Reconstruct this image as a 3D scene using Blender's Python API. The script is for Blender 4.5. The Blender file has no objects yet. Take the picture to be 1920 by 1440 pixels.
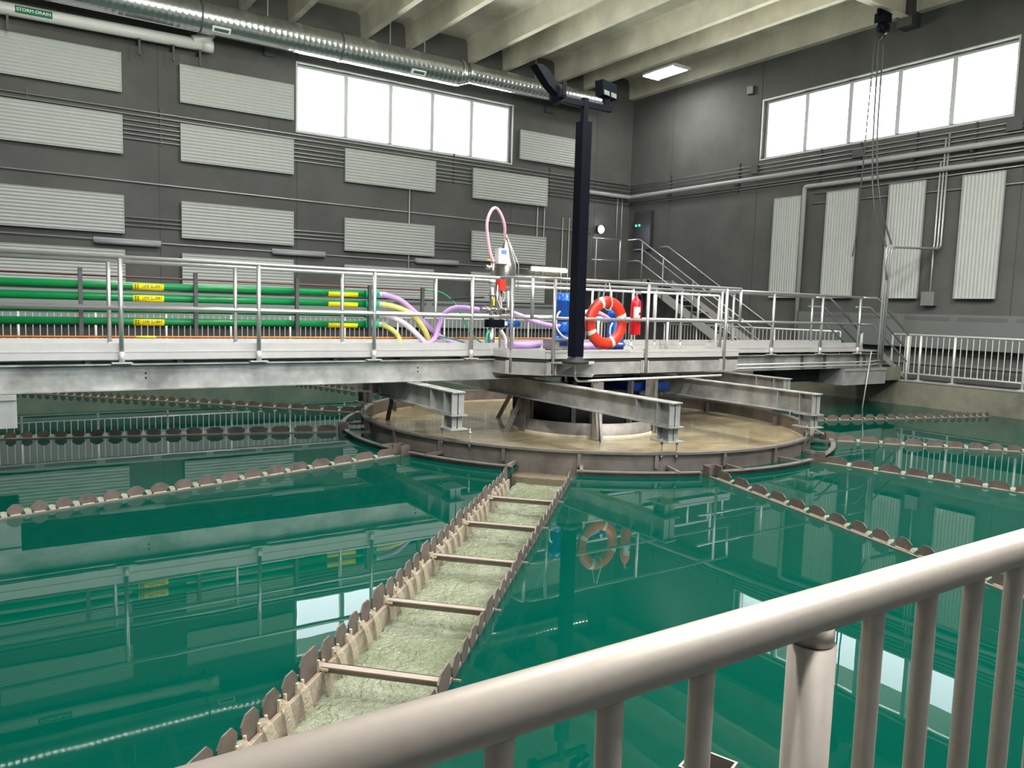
import bpy, bmesh, math, random
from mathutils import Vector, Matrix
from math import sin, cos, pi, radians
random.seed(7)
S = bpy.context.scene
COL = S.collection

# ------------------------------------------------------------------ camera
H = 1.8
YAW, PITCH, ROLL, FPX = radians(33.50372), radians(-5.62276), radians(1.66799), 1444.59
_f = Vector((sin(YAW)*cos(PITCH), cos(YAW)*cos(PITCH), sin(PITCH)))
_r = Vector((cos(YAW), -sin(YAW), 0)); _u = _r.cross(_f)
_R = cos(ROLL)*_r + sin(ROLL)*_u; _U = -sin(ROLL)*_r + cos(ROLL)*_u
cam_d = bpy.data.cameras.new('camera'); cam = bpy.data.objects.new('camera', cam_d); COL.objects.link(cam)
cam_d.sensor_width = 36; cam_d.lens = 36*FPX/1920; cam_d.clip_start = 0.02; cam_d.clip_end = 200
M = Matrix((_R, _U, -_f)).transposed().to_4x4(); M.translation = Vector((0, 0, H)); cam.matrix_world = M
S.camera = cam
S.view_settings.view_transform = 'Standard'; S.view_settings.look = 'None'
S.view_settings.gamma = 1; S.view_settings.use_curve_mapping = False
S.view_settings.exposure = 0.42
try:
    S.cycles.max_bounces = 8; S.cycles.diffuse_bounces = 4; S.cycles.glossy_bounces = 5
    S.cycles.transparent_max_bounces = 12; S.cycles.sample_clamp_indirect = 6
except Exception: pass

# ------------------------------------------------------------------ world
W = bpy.data.worlds.new('sky'); S.world = W; W.use_nodes = True
nt = W.node_tree; bg = nt.nodes['Background']
tc = nt.nodes.new('ShaderNodeTexCoord'); sx = nt.nodes.new('ShaderNodeSeparateXYZ')
rp = nt.nodes.new('ShaderNodeValToRGB')
nt.links.new(tc.outputs['Generated'], sx.inputs[0]); nt.links.new(sx.outputs['Z'], rp.inputs[0])
rp.color_ramp.elements[0].color = (2.2, 2.1, 1.85, 1); rp.color_ramp.elements[0].position = 0.0
rp.color_ramp.elements[1].color = (0.62, 0.66, 0.70, 1); rp.color_ramp.elements[1].position = 0.04
nt.links.new(rp.outputs[0], bg.inputs[0]); bg.inputs[1].default_value = 10.0

# geometry of the hall
XL, XR, YN, YB = -3.2, 17.05, -2.6, 19.17     # inner wall faces
FL, ZC = 0.5, 9.1                              # floor level, underside of the roof slab
TX0, TX1, TY0, TY1 = -0.85, 15.9, 0.80, 17.2   # tank inner faces
CX, CY = 7.50, 9.33                            # tank centre
WB = (6.16, 12.43, 5.97, 7.58)                 # window in the back wall x0,x1,z0,z1
WR = (7.84, 14.03, 5.95, 7.46)                 # window in the right wall y0,y1,z0,z1
WF_ADDED = (-1.5, 7.0, 4.00, 7.55)                   # unseen front-wall window added behind the camera to light the hall

def area(name, loc, rot, sx_, sy_, power, color=(1, 1, 1), portal=False):
    l = bpy.data.lights.new(name, 'AREA'); l.shape = 'RECTANGLE'; l.size = sx_; l.size_y = sy_
    l.energy = power; l.color = color
    if portal:
        try: l.cycles.is_portal = True
        except Exception: pass
    o = bpy.data.objects.new(name, l); o.location = loc; o.rotation_euler = rot; COL.objects.link(o); return o
area('window_portal', ((WB[0]+WB[1])/2, YB+0.38, (WB[2]+WB[3])/2), (radians(-90), 0, 0), WB[1]-WB[0], WB[3]-WB[2], 1, portal=True)
area('window_portal', (XR+0.38, (WR[0]+WR[1])/2, (WR[2]+WR[3])/2), (radians(90), 0, radians(90)), WR[1]-WR[0], WR[3]-WR[2], 1, portal=True)

area('window_portal', ((WF_ADDED[0]+WF_ADDED[1])/2, YN-0.38, (WF_ADDED[2]+WF_ADDED[3])/2), (radians(90), 0, 0), WF_ADDED[1]-WF_ADDED[0], WF_ADDED[3]-WF_ADDED[2], 1, portal=True)  # portal of the added, unseen front window

# ------------------------------------------------------------------ materials
MATS = {}
def mat(name, col, rough=0.6, metal=0.0, var=0.0, scale=3.0, bump=0.0, bscale=None, emit=None, estr=0, stretch=None, spec=None, col2=None, detail=4):
    m = bpy.data.materials.new(name); m.use_nodes = True; n = m.node_tree; p = n.nodes['Principled BSDF']
    p.inputs['Base Color'].default_value = (*col, 1); p.inputs['Roughness'].default_value = rough
    p.inputs['Metallic'].default_value = metal
    if spec is not None: p.inputs['Specular IOR Level'].default_value = spec
    t = n.nodes.new('ShaderNodeTexCoord'); mp = n.nodes.new('ShaderNodeMapping'); n.links.new(t.outputs['Object'], mp.inputs[0])
    if stretch: mp.inputs['Scale'].default_value = stretch
    if var or col2:
        z = n.nodes.new('ShaderNodeTexNoise'); z.inputs['Scale'].default_value = scale; z.inputs['Detail'].default_value = detail
        z.inputs['Roughness'].default_value = 0.6
        r = n.nodes.new('ShaderNodeValToRGB'); n.links.new(mp.outputs[0], z.inputs['Vector']); n.links.new(z.outputs['Fac'], r.inputs[0])
        a = tuple(c*(1-var) for c in col); b = col2 if col2 else tuple(min(1, c*(1+var)) for c in col)
        r.color_ramp.elements[0].position = 0.32; r.color_ramp.elements[0].color = (*a, 1)
        r.color_ramp.elements[1].position = 0.68; r.color_ramp.elements[1].color = (*b, 1)
        n.links.new(r.outputs[0], p.inputs['Base Color'])
    if bump:
        z2 = n.nodes.new('ShaderNodeTexNoise'); z2.inputs['Scale'].default_value = bscale or scale; z2.inputs['Detail'].default_value = 3
        n.links.new(mp.outputs[0], z2.inputs['Vector'])
        b_ = n.nodes.new('ShaderNodeBump'); b_.inputs['Strength'].default_value = bump; b_.inputs['Distance'].default_value = 0.02
        n.links.new(z2.outputs['Fac'], b_.inputs['Height']); n.links.new(b_.outputs[0], p.inputs['Normal'])
    if emit:
        p.inputs['Emission Color'].default_value = (*emit, 1); p.inputs['Emission Strength'].default_value = estr
    MATS[name] = m; return m
mat('wall_grey', (0.082, 0.083, 0.078), 0.85, var=0.16, scale=0.9, bump=0.15, bscale=25, detail=6)
mat('wall_joint', (0.05, 0.05, 0.048), 0.9)
mat('concrete', (0.60, 0.565, 0.47), 0.85, var=0.16, scale=1.3, bump=0.25, bscale=14, detail=7)
mat('floor_dark', (0.012, 0.024, 0.030), 0.6, var=0.2, scale=2)
mat('tank_concrete', (0.15, 0.15, 0.115), 0.75, var=0.35, scale=1.4, bump=0.2, bscale=10, detail=7)
mat('curb_top', (0.24, 0.235, 0.21), 0.8, var=0.15, scale=4)
mat('acoustic_panel', (0.39, 0.41, 0.39), 0.55, var=0.03, scale=5)
mat('panel_side', (0.30, 0.31, 0.30), 0.6, var=0.03)
mat('alu', (0.48, 0.48, 0.475), 0.38, metal=0.75, var=0.04, scale=8)
mat('alu_near', (0.37, 0.33, 0.295), 0.45, metal=0.35, var=0.03, scale=60)
mat('alu_white', (0.50, 0.49, 0.48), 0.5, metal=0.3, var=0.05, scale=6)
mat('galv', (0.37, 0.37, 0.36), 0.5, metal=0.45, var=0.42, scale=2.6, bump=0.05, bscale=20, detail=8)
mat('galv_light', (0.38, 0.38, 0.37), 0.5, metal=0.45, var=0.15, scale=4, detail=6)
mat('duct_metal', (0.66, 0.69, 0.70), 0.24, metal=0.95, var=0.06, scale=9, bump=0.02, bscale=12)
mat('duct_band', (0.12, 0.13, 0.13), 0.5, metal=0.5)
mat('stain_steel', (0.42, 0.40, 0.37), 0.28, metal=0.9, var=0.1, scale=12)
mat('trough_wall', (0.30, 0.245, 0.195), 0.3, var=0.25, scale=12, bump=0.5, bscale=22, detail=8)
mat('weir_steel', (0.135, 0.108, 0.095), 0.5, metal=0.25, var=0.25, scale=9, detail=6)
mat('ring_steel', (0.20, 0.17, 0.15), 0.42, metal=0.45, var=0.35, scale=2.5, bump=0.05, bscale=12, detail=7)
mat('bar_steel', (0.30, 0.25, 0.215), 0.5, metal=0.2, var=0.12, scale=8)
mat('leg_steel', (0.20, 0.18, 0.165), 0.5, metal=0.3, var=0.25, scale=6, detail=6)
mat('rim_steel', (0.28, 0.25, 0.23), 0.35, metal=0.6, var=0.15, scale=6)
mat('lime_deposit', (0.50, 0.43, 0.31), 0.5, var=0.15, scale=14, bump=0.4, bscale=30)
mat('conduit', (0.36, 0.37, 0.36), 0.4, metal=0.5, var=0.05)
mat('conduit_light', (0.46, 0.46, 0.45), 0.4, metal=0.4, var=0.05)
mat('pipe_painted', (0.30, 0.31, 0.30), 0.45, var=0.03)
mat('white_pipe', (0.56, 0.57, 0.555), 0.35, var=0.02)
mat('dark_steel', (0.045, 0.047, 0.05), 0.5, metal=0.3)
mat('strut_dark', (0.08, 0.082, 0.085), 0.55, metal=0.3, var=0.1)
mat('black_gloss', (0.004, 0.005, 0.009), 0.4, spec=0.08)
mat('black_rubber', (0.012, 0.012, 0.013), 0.7)
mat('green_pipe', (0.0, 0.20, 0.05), 0.35)
mat('green_sock', (0.02, 0.42, 0.25), 0.5)
mat('green_label', (0.0, 0.13, 0.055), 0.5)
mat('yellow_label', (0.95, 0.72, 0.0), 0.5)
mat('ink_black', (0.01, 0.01, 0.01), 0.6)
mat('ink_white', (0.8, 0.85, 0.8), 0.6)
mat('orange_pipe', (0.75, 0.22, 0.03), 0.4)
mat('rust_pipe', (0.12, 0.05, 0.045), 0.5)
mat('hose_green', (0.01, 0.27, 0.13), 0.4)
mat('hose_purple', (0.50, 0.30, 0.66), 0.35, var=0.06, scale=6)
mat('hose_pink', (0.80, 0.42, 0.55), 0.35)
mat('hose_pale', (0.66, 0.58, 0.66), 0.3, var=0.1, scale=6)
mat('hose_yellow', (0.62, 0.60, 0.16), 0.35, var=0.1, scale=30)
mat('clear_hose', (0.62, 0.62, 0.60), 0.15, var=0.05)
mat('pump_blue', (0.0, 0.085, 0.42), 0.3)
mat('pump_navy', (0.0, 0.02, 0.13), 0.4)
mat('red', (0.60, 0.01, 0.02), 0.25)
mat('red_box', (0.85, 0.03, 0.015), 0.4)
mat('ring_orange', (0.62, 0.035, 0.012), 0.4)
mat('reflective', (0.62, 0.62, 0.60), 0.4, var=0.05, scale=40)
mat('white_plastic', (0.55, 0.56, 0.57), 0.4)
mat('display_blue', (0.1, 0.25, 0.7), 0.3)
mat('yellow', (0.75, 0.62, 0.02), 0.4)
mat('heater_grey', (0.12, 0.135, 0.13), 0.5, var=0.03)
mat('heater_light_baked', (0.24, 0.26, 0.255), 0.5, var=0.03)  # heater grey lightened to make up for weaker light on the back wall
mat('fence_alu', (0.66, 0.66, 0.65), 0.45, metal=0.35, var=0.03)
mat('grille', (0.09, 0.10, 0.10), 0.6)
mat('fixture_grey', (0.30, 0.31, 0.31), 0.45)
mat('steel_box', (0.30, 0.30, 0.295), 0.35, metal=0.6, var=0.06)
mat('frame_white', (0.50, 0.53, 0.54), 0.4)
mat('door_dark', (0.045, 0.04, 0.037), 0.5)
mat('eave', (0.017, 0.023, 0.025), 0.8)
mat('chain', (0.10, 0.10, 0.10), 0.45, metal=0.6)
mat('tube_light', (1, 1, 1), 0.5, emit=(1.0, 0.98, 0.94), estr=14)
mat('lamp_warm', (1, 1, 1), 0.5, emit=(1.0, 0.93, 0.72), estr=5)
mat('lamp_star', (1, 1, 1), 0.5, emit=(0.80, 0.87, 1.0), estr=160)
mat('led_green', (0, 1, 0.3), 0.5, emit=(0.05, 1.0, 0.35), estr=2.5)

def water_mat(name, col, rough, bump, bscale, trans=0.0, stretch=(1, 1, 1), col2=None, cscale=2.0, thick=0.02, ior=1.33, tint=(0.55, 0.95, 0.8)):
    m = bpy.data.materials.new(name); m.use_nodes = True; n = m.node_tree; p = n.nodes['Principled BSDF']
    p.inputs['Base Color'].default_value = (*col, 1); p.inputs['Roughness'].default_value = rough; p.inputs['IOR'].default_value = ior
    t = n.nodes.new('ShaderNodeTexCoord'); mp = n.nodes.new('ShaderNodeMapping'); mp.inputs['Scale'].default_value = stretch
    n.links.new(t.outputs['Object'], mp.inputs[0])
    z = n.nodes.new('ShaderNodeTexNoise'); z.inputs['Scale'].default_value = bscale; z.inputs['Detail'].default_value = 2
    b = n.nodes.new('ShaderNodeBump'); b.inputs['Strength'].default_value = bump; b.inputs['Distance'].default_value = thick
    n.links.new(mp.outputs[0], z.inputs['Vector']); n.links.new(z.outputs['Fac'], b.inputs['Height']); n.links.new(b.outputs[0], p.inputs['Normal'])
    if col2:
        z2 = n.nodes.new('ShaderNodeTexNoise'); z2.inputs['Scale'].default_value = cscale; z2.inputs['Detail'].default_value = 5; z2.inputs['Distortion'].default_value = 0.6
        r = n.nodes.new('ShaderNodeValToRGB'); r.color_ramp.elements[0].position = 0.38; r.color_ramp.elements[1].position = 0.66
        r.color_ramp.elements[0].color = (*col, 1); r.color_ramp.elements[1].color = (*col2, 1)
        n.links.new(mp.outputs[0], z2.inputs['Vector']); n.links.new(z2.outputs['Fac'], r.inputs[0]); n.links.new(r.outputs[0], p.inputs['Base Color'])
    if trans > 0:
        o = n.nodes['Material Output']; tr = n.nodes.new('ShaderNodeBsdfTransparent'); mx = n.nodes.new('ShaderNodeMixShader')
        tr.inputs[0].default_value = (*tint, 1)
        mx.inputs[0].default_value = trans; n.links.new(p.outputs[0], mx.inputs[1]); n.links.new(tr.outputs[0], mx.inputs[2]); n.links.new(mx.outputs[0], o.inputs[0])
    MATS[name] = m; return m
water_mat('tank_water', (0.0, 0.049, 0.034), 0.006, 0.018, 2.0, trans=0.16, stretch=(1, 1, 1))
water_mat('well_water', (0.20, 0.17, 0.105), 0.10, 0.18, 4.0, stretch=(1, 2.0, 1), col2=(0.31, 0.255, 0.15), cscale=1.2)
water_mat('trough_water', (0.15, 0.175, 0.11), 0.08, 1.0, 26.0, stretch=(1, 1, 1), col2=(0.23, 0.25, 0.185), cscale=3.0, thick=0.05)
water_mat('ring_water', (0.15, 0.125, 0.09), 0.12, 0.3, 10.0)
water_mat('spill_water', (0.42, 0.38, 0.29), 0.08, 0.9, 60.0, trans=0.5, tint=(0.95, 0.92, 0.85))
def glass_mat():
    m = bpy.data.materials.new('window_glass'); m.use_nodes = True; n = m.node_tree; n.nodes.remove(n.nodes['Principled BSDF'])
    o = n.nodes['Material Output']; tr = n.nodes.new('ShaderNodeBsdfTransparent'); gl = n.nodes.new('ShaderNodeBsdfGlossy'); gl.inputs['Roughness'].default_value = 0.02
    fr = n.nodes.new('ShaderNodeFresnel'); fr.inputs[0].default_value = 1.45; mx = n.nodes.new('ShaderNodeMixShader')
    tr.inputs[0].default_value = (0.93, 0.97, 0.97, 1)
    n.links.new(fr.outputs[0], mx.inputs[0]); n.links.new(tr.outputs[0], mx.inputs[1]); n.links.new(gl.outputs[0], mx.inputs[2]); n.links.new(mx.outputs[0], o.inputs[0])
    MATS['window_glass'] = m
glass_mat()

# ------------------------------------------------------------------ mesh helpers
class MB:
    def __init__(s): s.v = []; s.f = []; s.sm = []
    def add(s, vs, fs, smooth=False):
        o = len(s.v); s.v += [tuple(v) for v in vs]; s.f += [tuple(i+o for i in f) for f in fs]; s.sm += [smooth]*len(fs); return s
    def box(s, x0, x1, y0, y1, z0, z1, T=None):
        vs = [Vector((x, y, z)) for x in (x0, x1) for y in (y0, y1) for z in (z0, z1)]
        if T is not None: vs = [T @ v for v in vs]
        return s.add(vs, [(0, 1, 3, 2), (4, 6, 7, 5), (0, 4, 5, 1), (2, 3, 7, 6), (0, 2, 6, 4), (1, 5, 7, 3)])
    def prism(s, poly, z0, z1, T=None):
        n = len(poly); vs = [Vector((p[0], p[1], z)) for z in (z0, z1) for p in poly]
        if T is not None: vs = [T @ v for v in vs]
        fs = [tuple(range(n))[::-1], tuple(range(n, 2*n))] + [(i, (i+1) % n, n+(i+1) % n, n+i) for i in range(n)]
        return s.add(vs, fs)
    def tube(s, pts, r, seg=10, closed=False, caps=True):
        P = [Vector(p) for p in pts]; n = len(P); rs = r if isinstance(r, (list, tuple)) else [r]*n
        T = []
        for i in range(n):
            a = P[(i-1) % n] if (closed or i > 0) else P[i]; b = P[(i+1) % n] if (closed or i < n-1) else P[i]
            d = (b-a); T.append(d.normalized() if d.length > 1e-9 else Vector((0, 0, 1)))
        u = T[0].orthogonal().normalized(); vs = []
        for i in range(n):
            u = (u - T[i]*u.dot(T[i])).normalized(); w = T[i].cross(u)
            k = 1.0
            if 0 < i < n-1 and not closed:
                d0 = (P[i]-P[i-1]).normalized(); c = d0.dot(T[i]); k = 1/max(c, 0.5)
            for j in range(seg):
                a = 2*pi*j/seg; vs.append(P[i] + (u*cos(a)+w*sin(a))*rs[i])
        fs = []
        m = n if closed else n-1
        for i in range(m):
            i2 = (i+1) % n
            for j in range(seg): fs.append((i*seg+j, i*seg+(j+1) % seg, i2*seg+(j+1) % seg, i2*seg+j))
        s.add(vs, fs, True)
        if caps and not closed:
            o = len(s.v)-len(vs)
            s.f.append(tuple(o+j for j in range(seg))[::-1]); s.sm.append(False)
            s.f.append(tuple(o+(n-1)*seg+j for j in range(seg))); s.sm.append(False)
        return s
    def lathe(s, prof, seg=24, T=None, smooth=True):   # prof: (r, z)
        n = len(prof); vs = [Vector((r*cos(2*pi*j/seg), r*sin(2*pi*j/seg), z)) for r, z in prof for j in range(seg)]
        if T is not None: vs = [T @ v for v in vs]
        fs = [(i*seg+j, i*seg+(j+1) % seg, (i+1)*seg+(j+1) % seg, (i+1)*seg+j) for i in range(n-1) for j in range(seg)]
        s.add(vs, fs, smooth); o = len(s.v)-len(vs)
        if prof[0][0] > 1e-4: s.f.append(tuple(o+j for j in range(seg))[::-1]); s.sm.append(False)
        if prof[-1][0] > 1e-4: s.f.append(tuple(o+(n-1)*seg+j for j in range(seg))); s.sm.append(False)
        return s
    def build(s, name, m, parent=None, loc=None):
        me = bpy.data.meshes.new(name); me.from_pydata(s.v, [], s.f); me.validate()
        me.polygons.foreach_set('use_smooth', s.sm[:len(me.polygons)] if len(s.sm) == len(me.polygons) else [False]*len(me.polygons))
        bm = bmesh.new(); bm.from_mesh(me); bmesh.ops.recalc_face_normals(bm, faces=bm.faces); bm.to_mesh(me); bm.free()
        me.materials.append(MATS[m] if isinstance(m, str) else m)
        o = bpy.data.objects.new(name, me); COL.objects.link(o)
        if parent is not None: o.parent = parent
        if loc: o.location = loc
        return o
def TR(loc, rz=0, rx=0, ry=0):
    return Matrix.Translation(loc) @ Matrix.Rotation(rz, 4, 'Z') @ Matrix.Rotation(ry, 4, 'Y') @ Matrix.Rotation(rx, 4, 'X')
def tag(o, label=None, cat=None, group=None, kind=None):
    if label: o['label'] = label
    if cat: o['category'] = cat
    if group: o['group'] = group
    if kind: o['kind'] = kind
    return o
def thing(name, label, cat, loc=(0, 0, 0), rz=0, group=None):
    o = bpy.data.objects.new(name, None); COL.objects.link(o); o.location = loc; o.rotation_euler = (0, 0, rz)
    o.empty_display_size = 0.1
    return tag(o, label, cat, group)
def struct(name, mb, m, parent=None):
    o = mb.build(name, m, parent)
    if parent is None: o['kind'] = 'structure'
    return o
def dup(root, loc=None, rz=None, label=None):
    r = root.copy(); COL.objects.link(r)
    if loc: r.location = loc
    if rz is not None: r.rotation_euler = (0, 0, rz)
    if label: r['label'] = label
    for ch in list(root.children):
        c = ch.copy(); COL.objects.link(c); c.parent = r
        for g in list(ch.children):
            d = g.copy(); COL.objects.link(d); d.parent = c
    return r
def spline(pts, n=8):
    P = [Vector(p) for p in pts]; out = []
    for i in range(len(P)-1):
        p0 = P[max(i-1, 0)]; p1 = P[i]; p2 = P[i+1]; p3 = P[min(i+2, len(P)-1)]
        for k in range(n):
            t = k/n; out.append(0.5*((2*p1)+(-p0+p2)*t+(2*p0-5*p1+4*p2-p3)*t*t+(-p0+3*p1-3*p2+p3)*t**3))
    out.append(P[-1]); return out
def rounded(pts, r=0.08, n=5):
    P = [Vector(p) for p in pts]; out = [P[0]]
    for i in range(1, len(P)-1):
        a = (P[i-1]-P[i]); b = (P[i+1]-P[i]); q = min(r, a.length*0.45, b.length*0.45)
        A = P[i]+a.normalized()*q; B = P[i]+b.normalized()*q
        for k in range(n+1):
            t = k/n; out.append(A*(1-t)**2+P[i]*2*t*(1-t)+B*t*t)
    out.append(P[-1]); return out
def text(name, body, size, m, parent, loc, rot, sx_=1.0):
    c = bpy.data.curves.new(name, 'FONT'); c.body = body; c.size = size; c.align_x = 'CENTER'; c.align_y = 'CENTER'; c.extrude = 0.0006
    o = bpy.data.objects.new(name, c); COL.objects.link(o)
    bpy.context.view_layer.update()
    me = bpy.data.meshes.new_from_object(o); COL.objects.unlink(o); bpy.data.objects.remove(o)
    me.materials.clear(); me.materials.append(MATS[m])
    t = bpy.data.objects.new(name, me); COL.objects.link(t); t.parent = parent
    t.location = loc; t.rotation_euler = rot; t.scale = (sx_, 1, 1); return t
ORD = ['topmost', 'second', 'third', 'fourth', 'fifth', 'sixth', 'lowest']

# ------------------------------------------------------------------ room shell
wt = 0.35
def wall_with_hole(axis, pos, a0, a1, hole, z0, z1):
    m = MB(); h0, h1, hz0, hz1 = hole
    for (u0, u1, w0, w1) in ((a0, h0, z0, z1), (h1, a1, z0, z1), (h0, h1, z0, hz0), (h0, h1, hz1, z1)):
        if axis == 'y': m.box(u0, u1, pos, pos+wt, w0, w1)
        else: m.box(pos, pos+wt, u0, u1, w0, w1)
    return m
struct('wall_back', wall_with_hole('y', YB, XL-wt, XR+wt, WB, 0.0, ZC+0.3), 'wall_grey')
struct('wall_right', wall_with_hole('x', XR, YN-wt, YB, WR, 0.0, ZC+0.3), 'wall_grey')
struct('wall_left', MB().box(XL-wt, XL, YN-wt, YB, 0.0, ZC+0.3), 'wall_grey')
struct('wall_front', wall_with_hole('y', YN-wt, XL, XR, WF_ADDED, 0.0, ZC+0.3), 'wall_grey')
# floor round the tank, tank walls and bottom
m = MB()
m.box(XL, XR, TY1+0.3, YB, FL-0.3, FL-0.01); m.box(XL, XR, YN, TY0-0.3, FL-0.3, FL-0.01)
m.box(TX1+0.3, XR, TY0-0.3, TY1+0.3, FL-0.3, FL-0.01); m.box(XL, TX0-0.3, TY0-0.3, TY1+0.3, FL-0.3, FL-0.01)
struct('floor', m, 'floor_dark')
DT = -1.1
struct('wall_tank_right', MB().box(TX1, TX1+0.3, TY0, TY1, DT, FL), 'tank_concrete')
struct('wall_tank_left', MB().box(TX0-0.3, TX0, TY0, TY1, DT, FL), 'tank_concrete')
struct('wall_tank_back', MB().box(TX0-0.3, TX1+0.3, TY1, TY1+0.3, DT, FL), 'tank_concrete')
struct('wall_tank_front', MB().box(TX0-0.3, TX1+0.3, TY0-0.3, TY0, DT, FL), 'tank_concrete')
struct('floor_tank', MB().box(TX0-0.3, TX1+0.3, TY0-0.3, TY1+0.3, DT-0.1, DT), 'green_label')
# paler top edge of the curb
k = 1
for b in ((TX1-0.012, TX1+0.3, TY0, TY1), (TX0-0.3, TX0+0.012, TY0, TY1), (TX0-0.3, TX1+0.3, TY1-0.012, TY1+0.3), (TX0-0.3, TX1+0.3, TY0-0.3, TY0+0.012)):
    struct('trim_%d' % k, MB().box(*b, FL, FL+0.02), 'curb_top'); k += 1
# ceiling: slab and double-tee stems
struct('ceiling', MB().box(XL-wt, XR+wt, YN-wt, YB+wt, ZC, ZC+0.3), 'concrete')
stems = [17.0, 15.15, 14.05, 12.22, 11.08, 9.2, 7.95, 6.1, 4.95, 3.1, 1.95, 0.1, -1.05, -2.8]
for xe in stems:
    m = MB(); y0, y1 = YN, YB
    # tapered stem with small haunches
    prof = [(xe-0.15, 8.5), (xe, 8.5), (xe+0.045, ZC-0.06), (xe+0.12, ZC), (xe-0.27, ZC), (xe-0.195, ZC-0.06)]
    if xe > 16.9: prof = [(xe-0.15, 8.5), (xe+0.05, 8.5), (xe+0.05, ZC), (xe-0.27, ZC), (xe-0.195, ZC-0.06)]
    n = len(prof); vs = [(p[0], y, p[1]) for y in (y0, y1) for p in prof]
    m.add(vs, [tuple(range(n)), tuple(range(n, 2*n))[::-1]] + [(i, n+i, n+(i+1) % n, (i+1) % n) for i in range(n)])
    struct('trim_%d' % k, m, 'concrete'); k += 1
# precast panel joints
for xj in (3.03, 6.155, 9.28, 12.47, 15.6):
    if WB[0]-0.05 < xj < WB[1]-0.05 and xj > 6.3:
        m = MB().box(xj-0.008, xj+0.008, YB-0.004, YB+0.01, FL, WB[2]-0.1).box(xj-0.008, xj+0.008, YB-0.004, YB+0.01, WB[3]+0.1, ZC)
    else: m = MB().box(xj-0.008, xj+0.008, YB-0.004, YB+0.01, FL, ZC)
    struct('trim_%d' % k, m, 'wall_joint'); k += 1
for yj in (17.35, 14.1, 7.55, 4.3):
    m = MB().box(XR-0.004, XR+0.01, yj-0.008, yj+0.008, FL, ZC)
    struct('trim_%d' % k, m, 'wall_joint'); k += 1
# windows
def window(no, axis, pos, h):
    a0, a1, z0, z1 = h
    d0, d1 = pos+0.14, pos+0.24
    def bx(m, u0, u1, w0, w1, e0=d0, e1=d1):
        return m.box(u0, u1, e0, e1, w0, w1) if axis == 'y' else m.box(e0, e1, u0, u1, w0, w1)
    fr = MB(); t = 0.06
    bx(fr, a0, a1, z0, z0+t); bx(fr, a0, a1, z1-t, z1); bx(fr, a0, a0+t, z0+t, z1-t); bx(fr, a1-t, a1, z0+t, z1-t)
    # trim bead flush with the inner wall
    e = 0.035
    for q in ((a0-e, a1+e, z0-e, z0), (a0-e, a1+e, z1, z1+e), (a0-e, a0, z0, z1), (a1, a1+e, z0, z1)): bx(fr, *q, pos-0.015, pos+0.01)
    root = fr.build('window_%d' % no, 'frame_white'); root['kind'] = 'structure'
    w = (a1-a0-2*t)/5
    for i in range(1, 5):
        mm = MB(); c = a0+t+w*i; bx(mm, c-0.05, c+0.05, z0+t, z1-t, *((d0-0.04, d1) if no < 3 else (d0, d1))); mm.build('mullion', 'frame_white', root)
    for i in range(5):
        g = MB(); c = a0+t+w*i; bx(g, c+0.05, c+w-0.05, z0+t, z1-t, pos+0.19, pos+0.194); g.build('pane', 'window_glass', root)
window(1, 'y', YB, WB); window(2, 'x', XR, WR); window(3, 'y', YN-wt, WF_ADDED)  # the third, front window is unseen, added for light from behind
# roof overhang outside the windows
struct('trim_%d' % k, MB().box(3, XR+2.2, YB+wt, YB+2.0, 7.9, 8.15), 'eave'); k += 1
struct('trim_%d' % k, MB().box(XR+wt, XR+2.2, 3, YB+wt, 7.85, 8.15), 'eave'); k += 1
# door in the back wall, mostly behind the railings
d = MB().box(14.95, 15.9, YB-0.05, YB-0.002, FL, 2.65).build('door_1', 'door_dark'); d['kind'] = 'structure'
MB().box(14.85, 14.95, YB-0.06, YB-0.002, FL, 2.75).box(15.9, 16.0, YB-0.06, YB-0.002, FL, 2.75).box(14.95, 15.9, YB-0.06, YB-0.002, 2.65, 2.75).build('door_frame', 'heater_grey', d)
MB().tube([(15.05, YB-0.06, 1.5), (15.05, YB-0.12, 1.5), (15.17, YB-0.12, 1.5)], 0.012).build('handle', 'alu', d)

# ------------------------------------------------------------------ tank water and treatment well
R1 = 3.33        # well wall radius
w_ = MB()
sg = 72
outer = []
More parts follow.
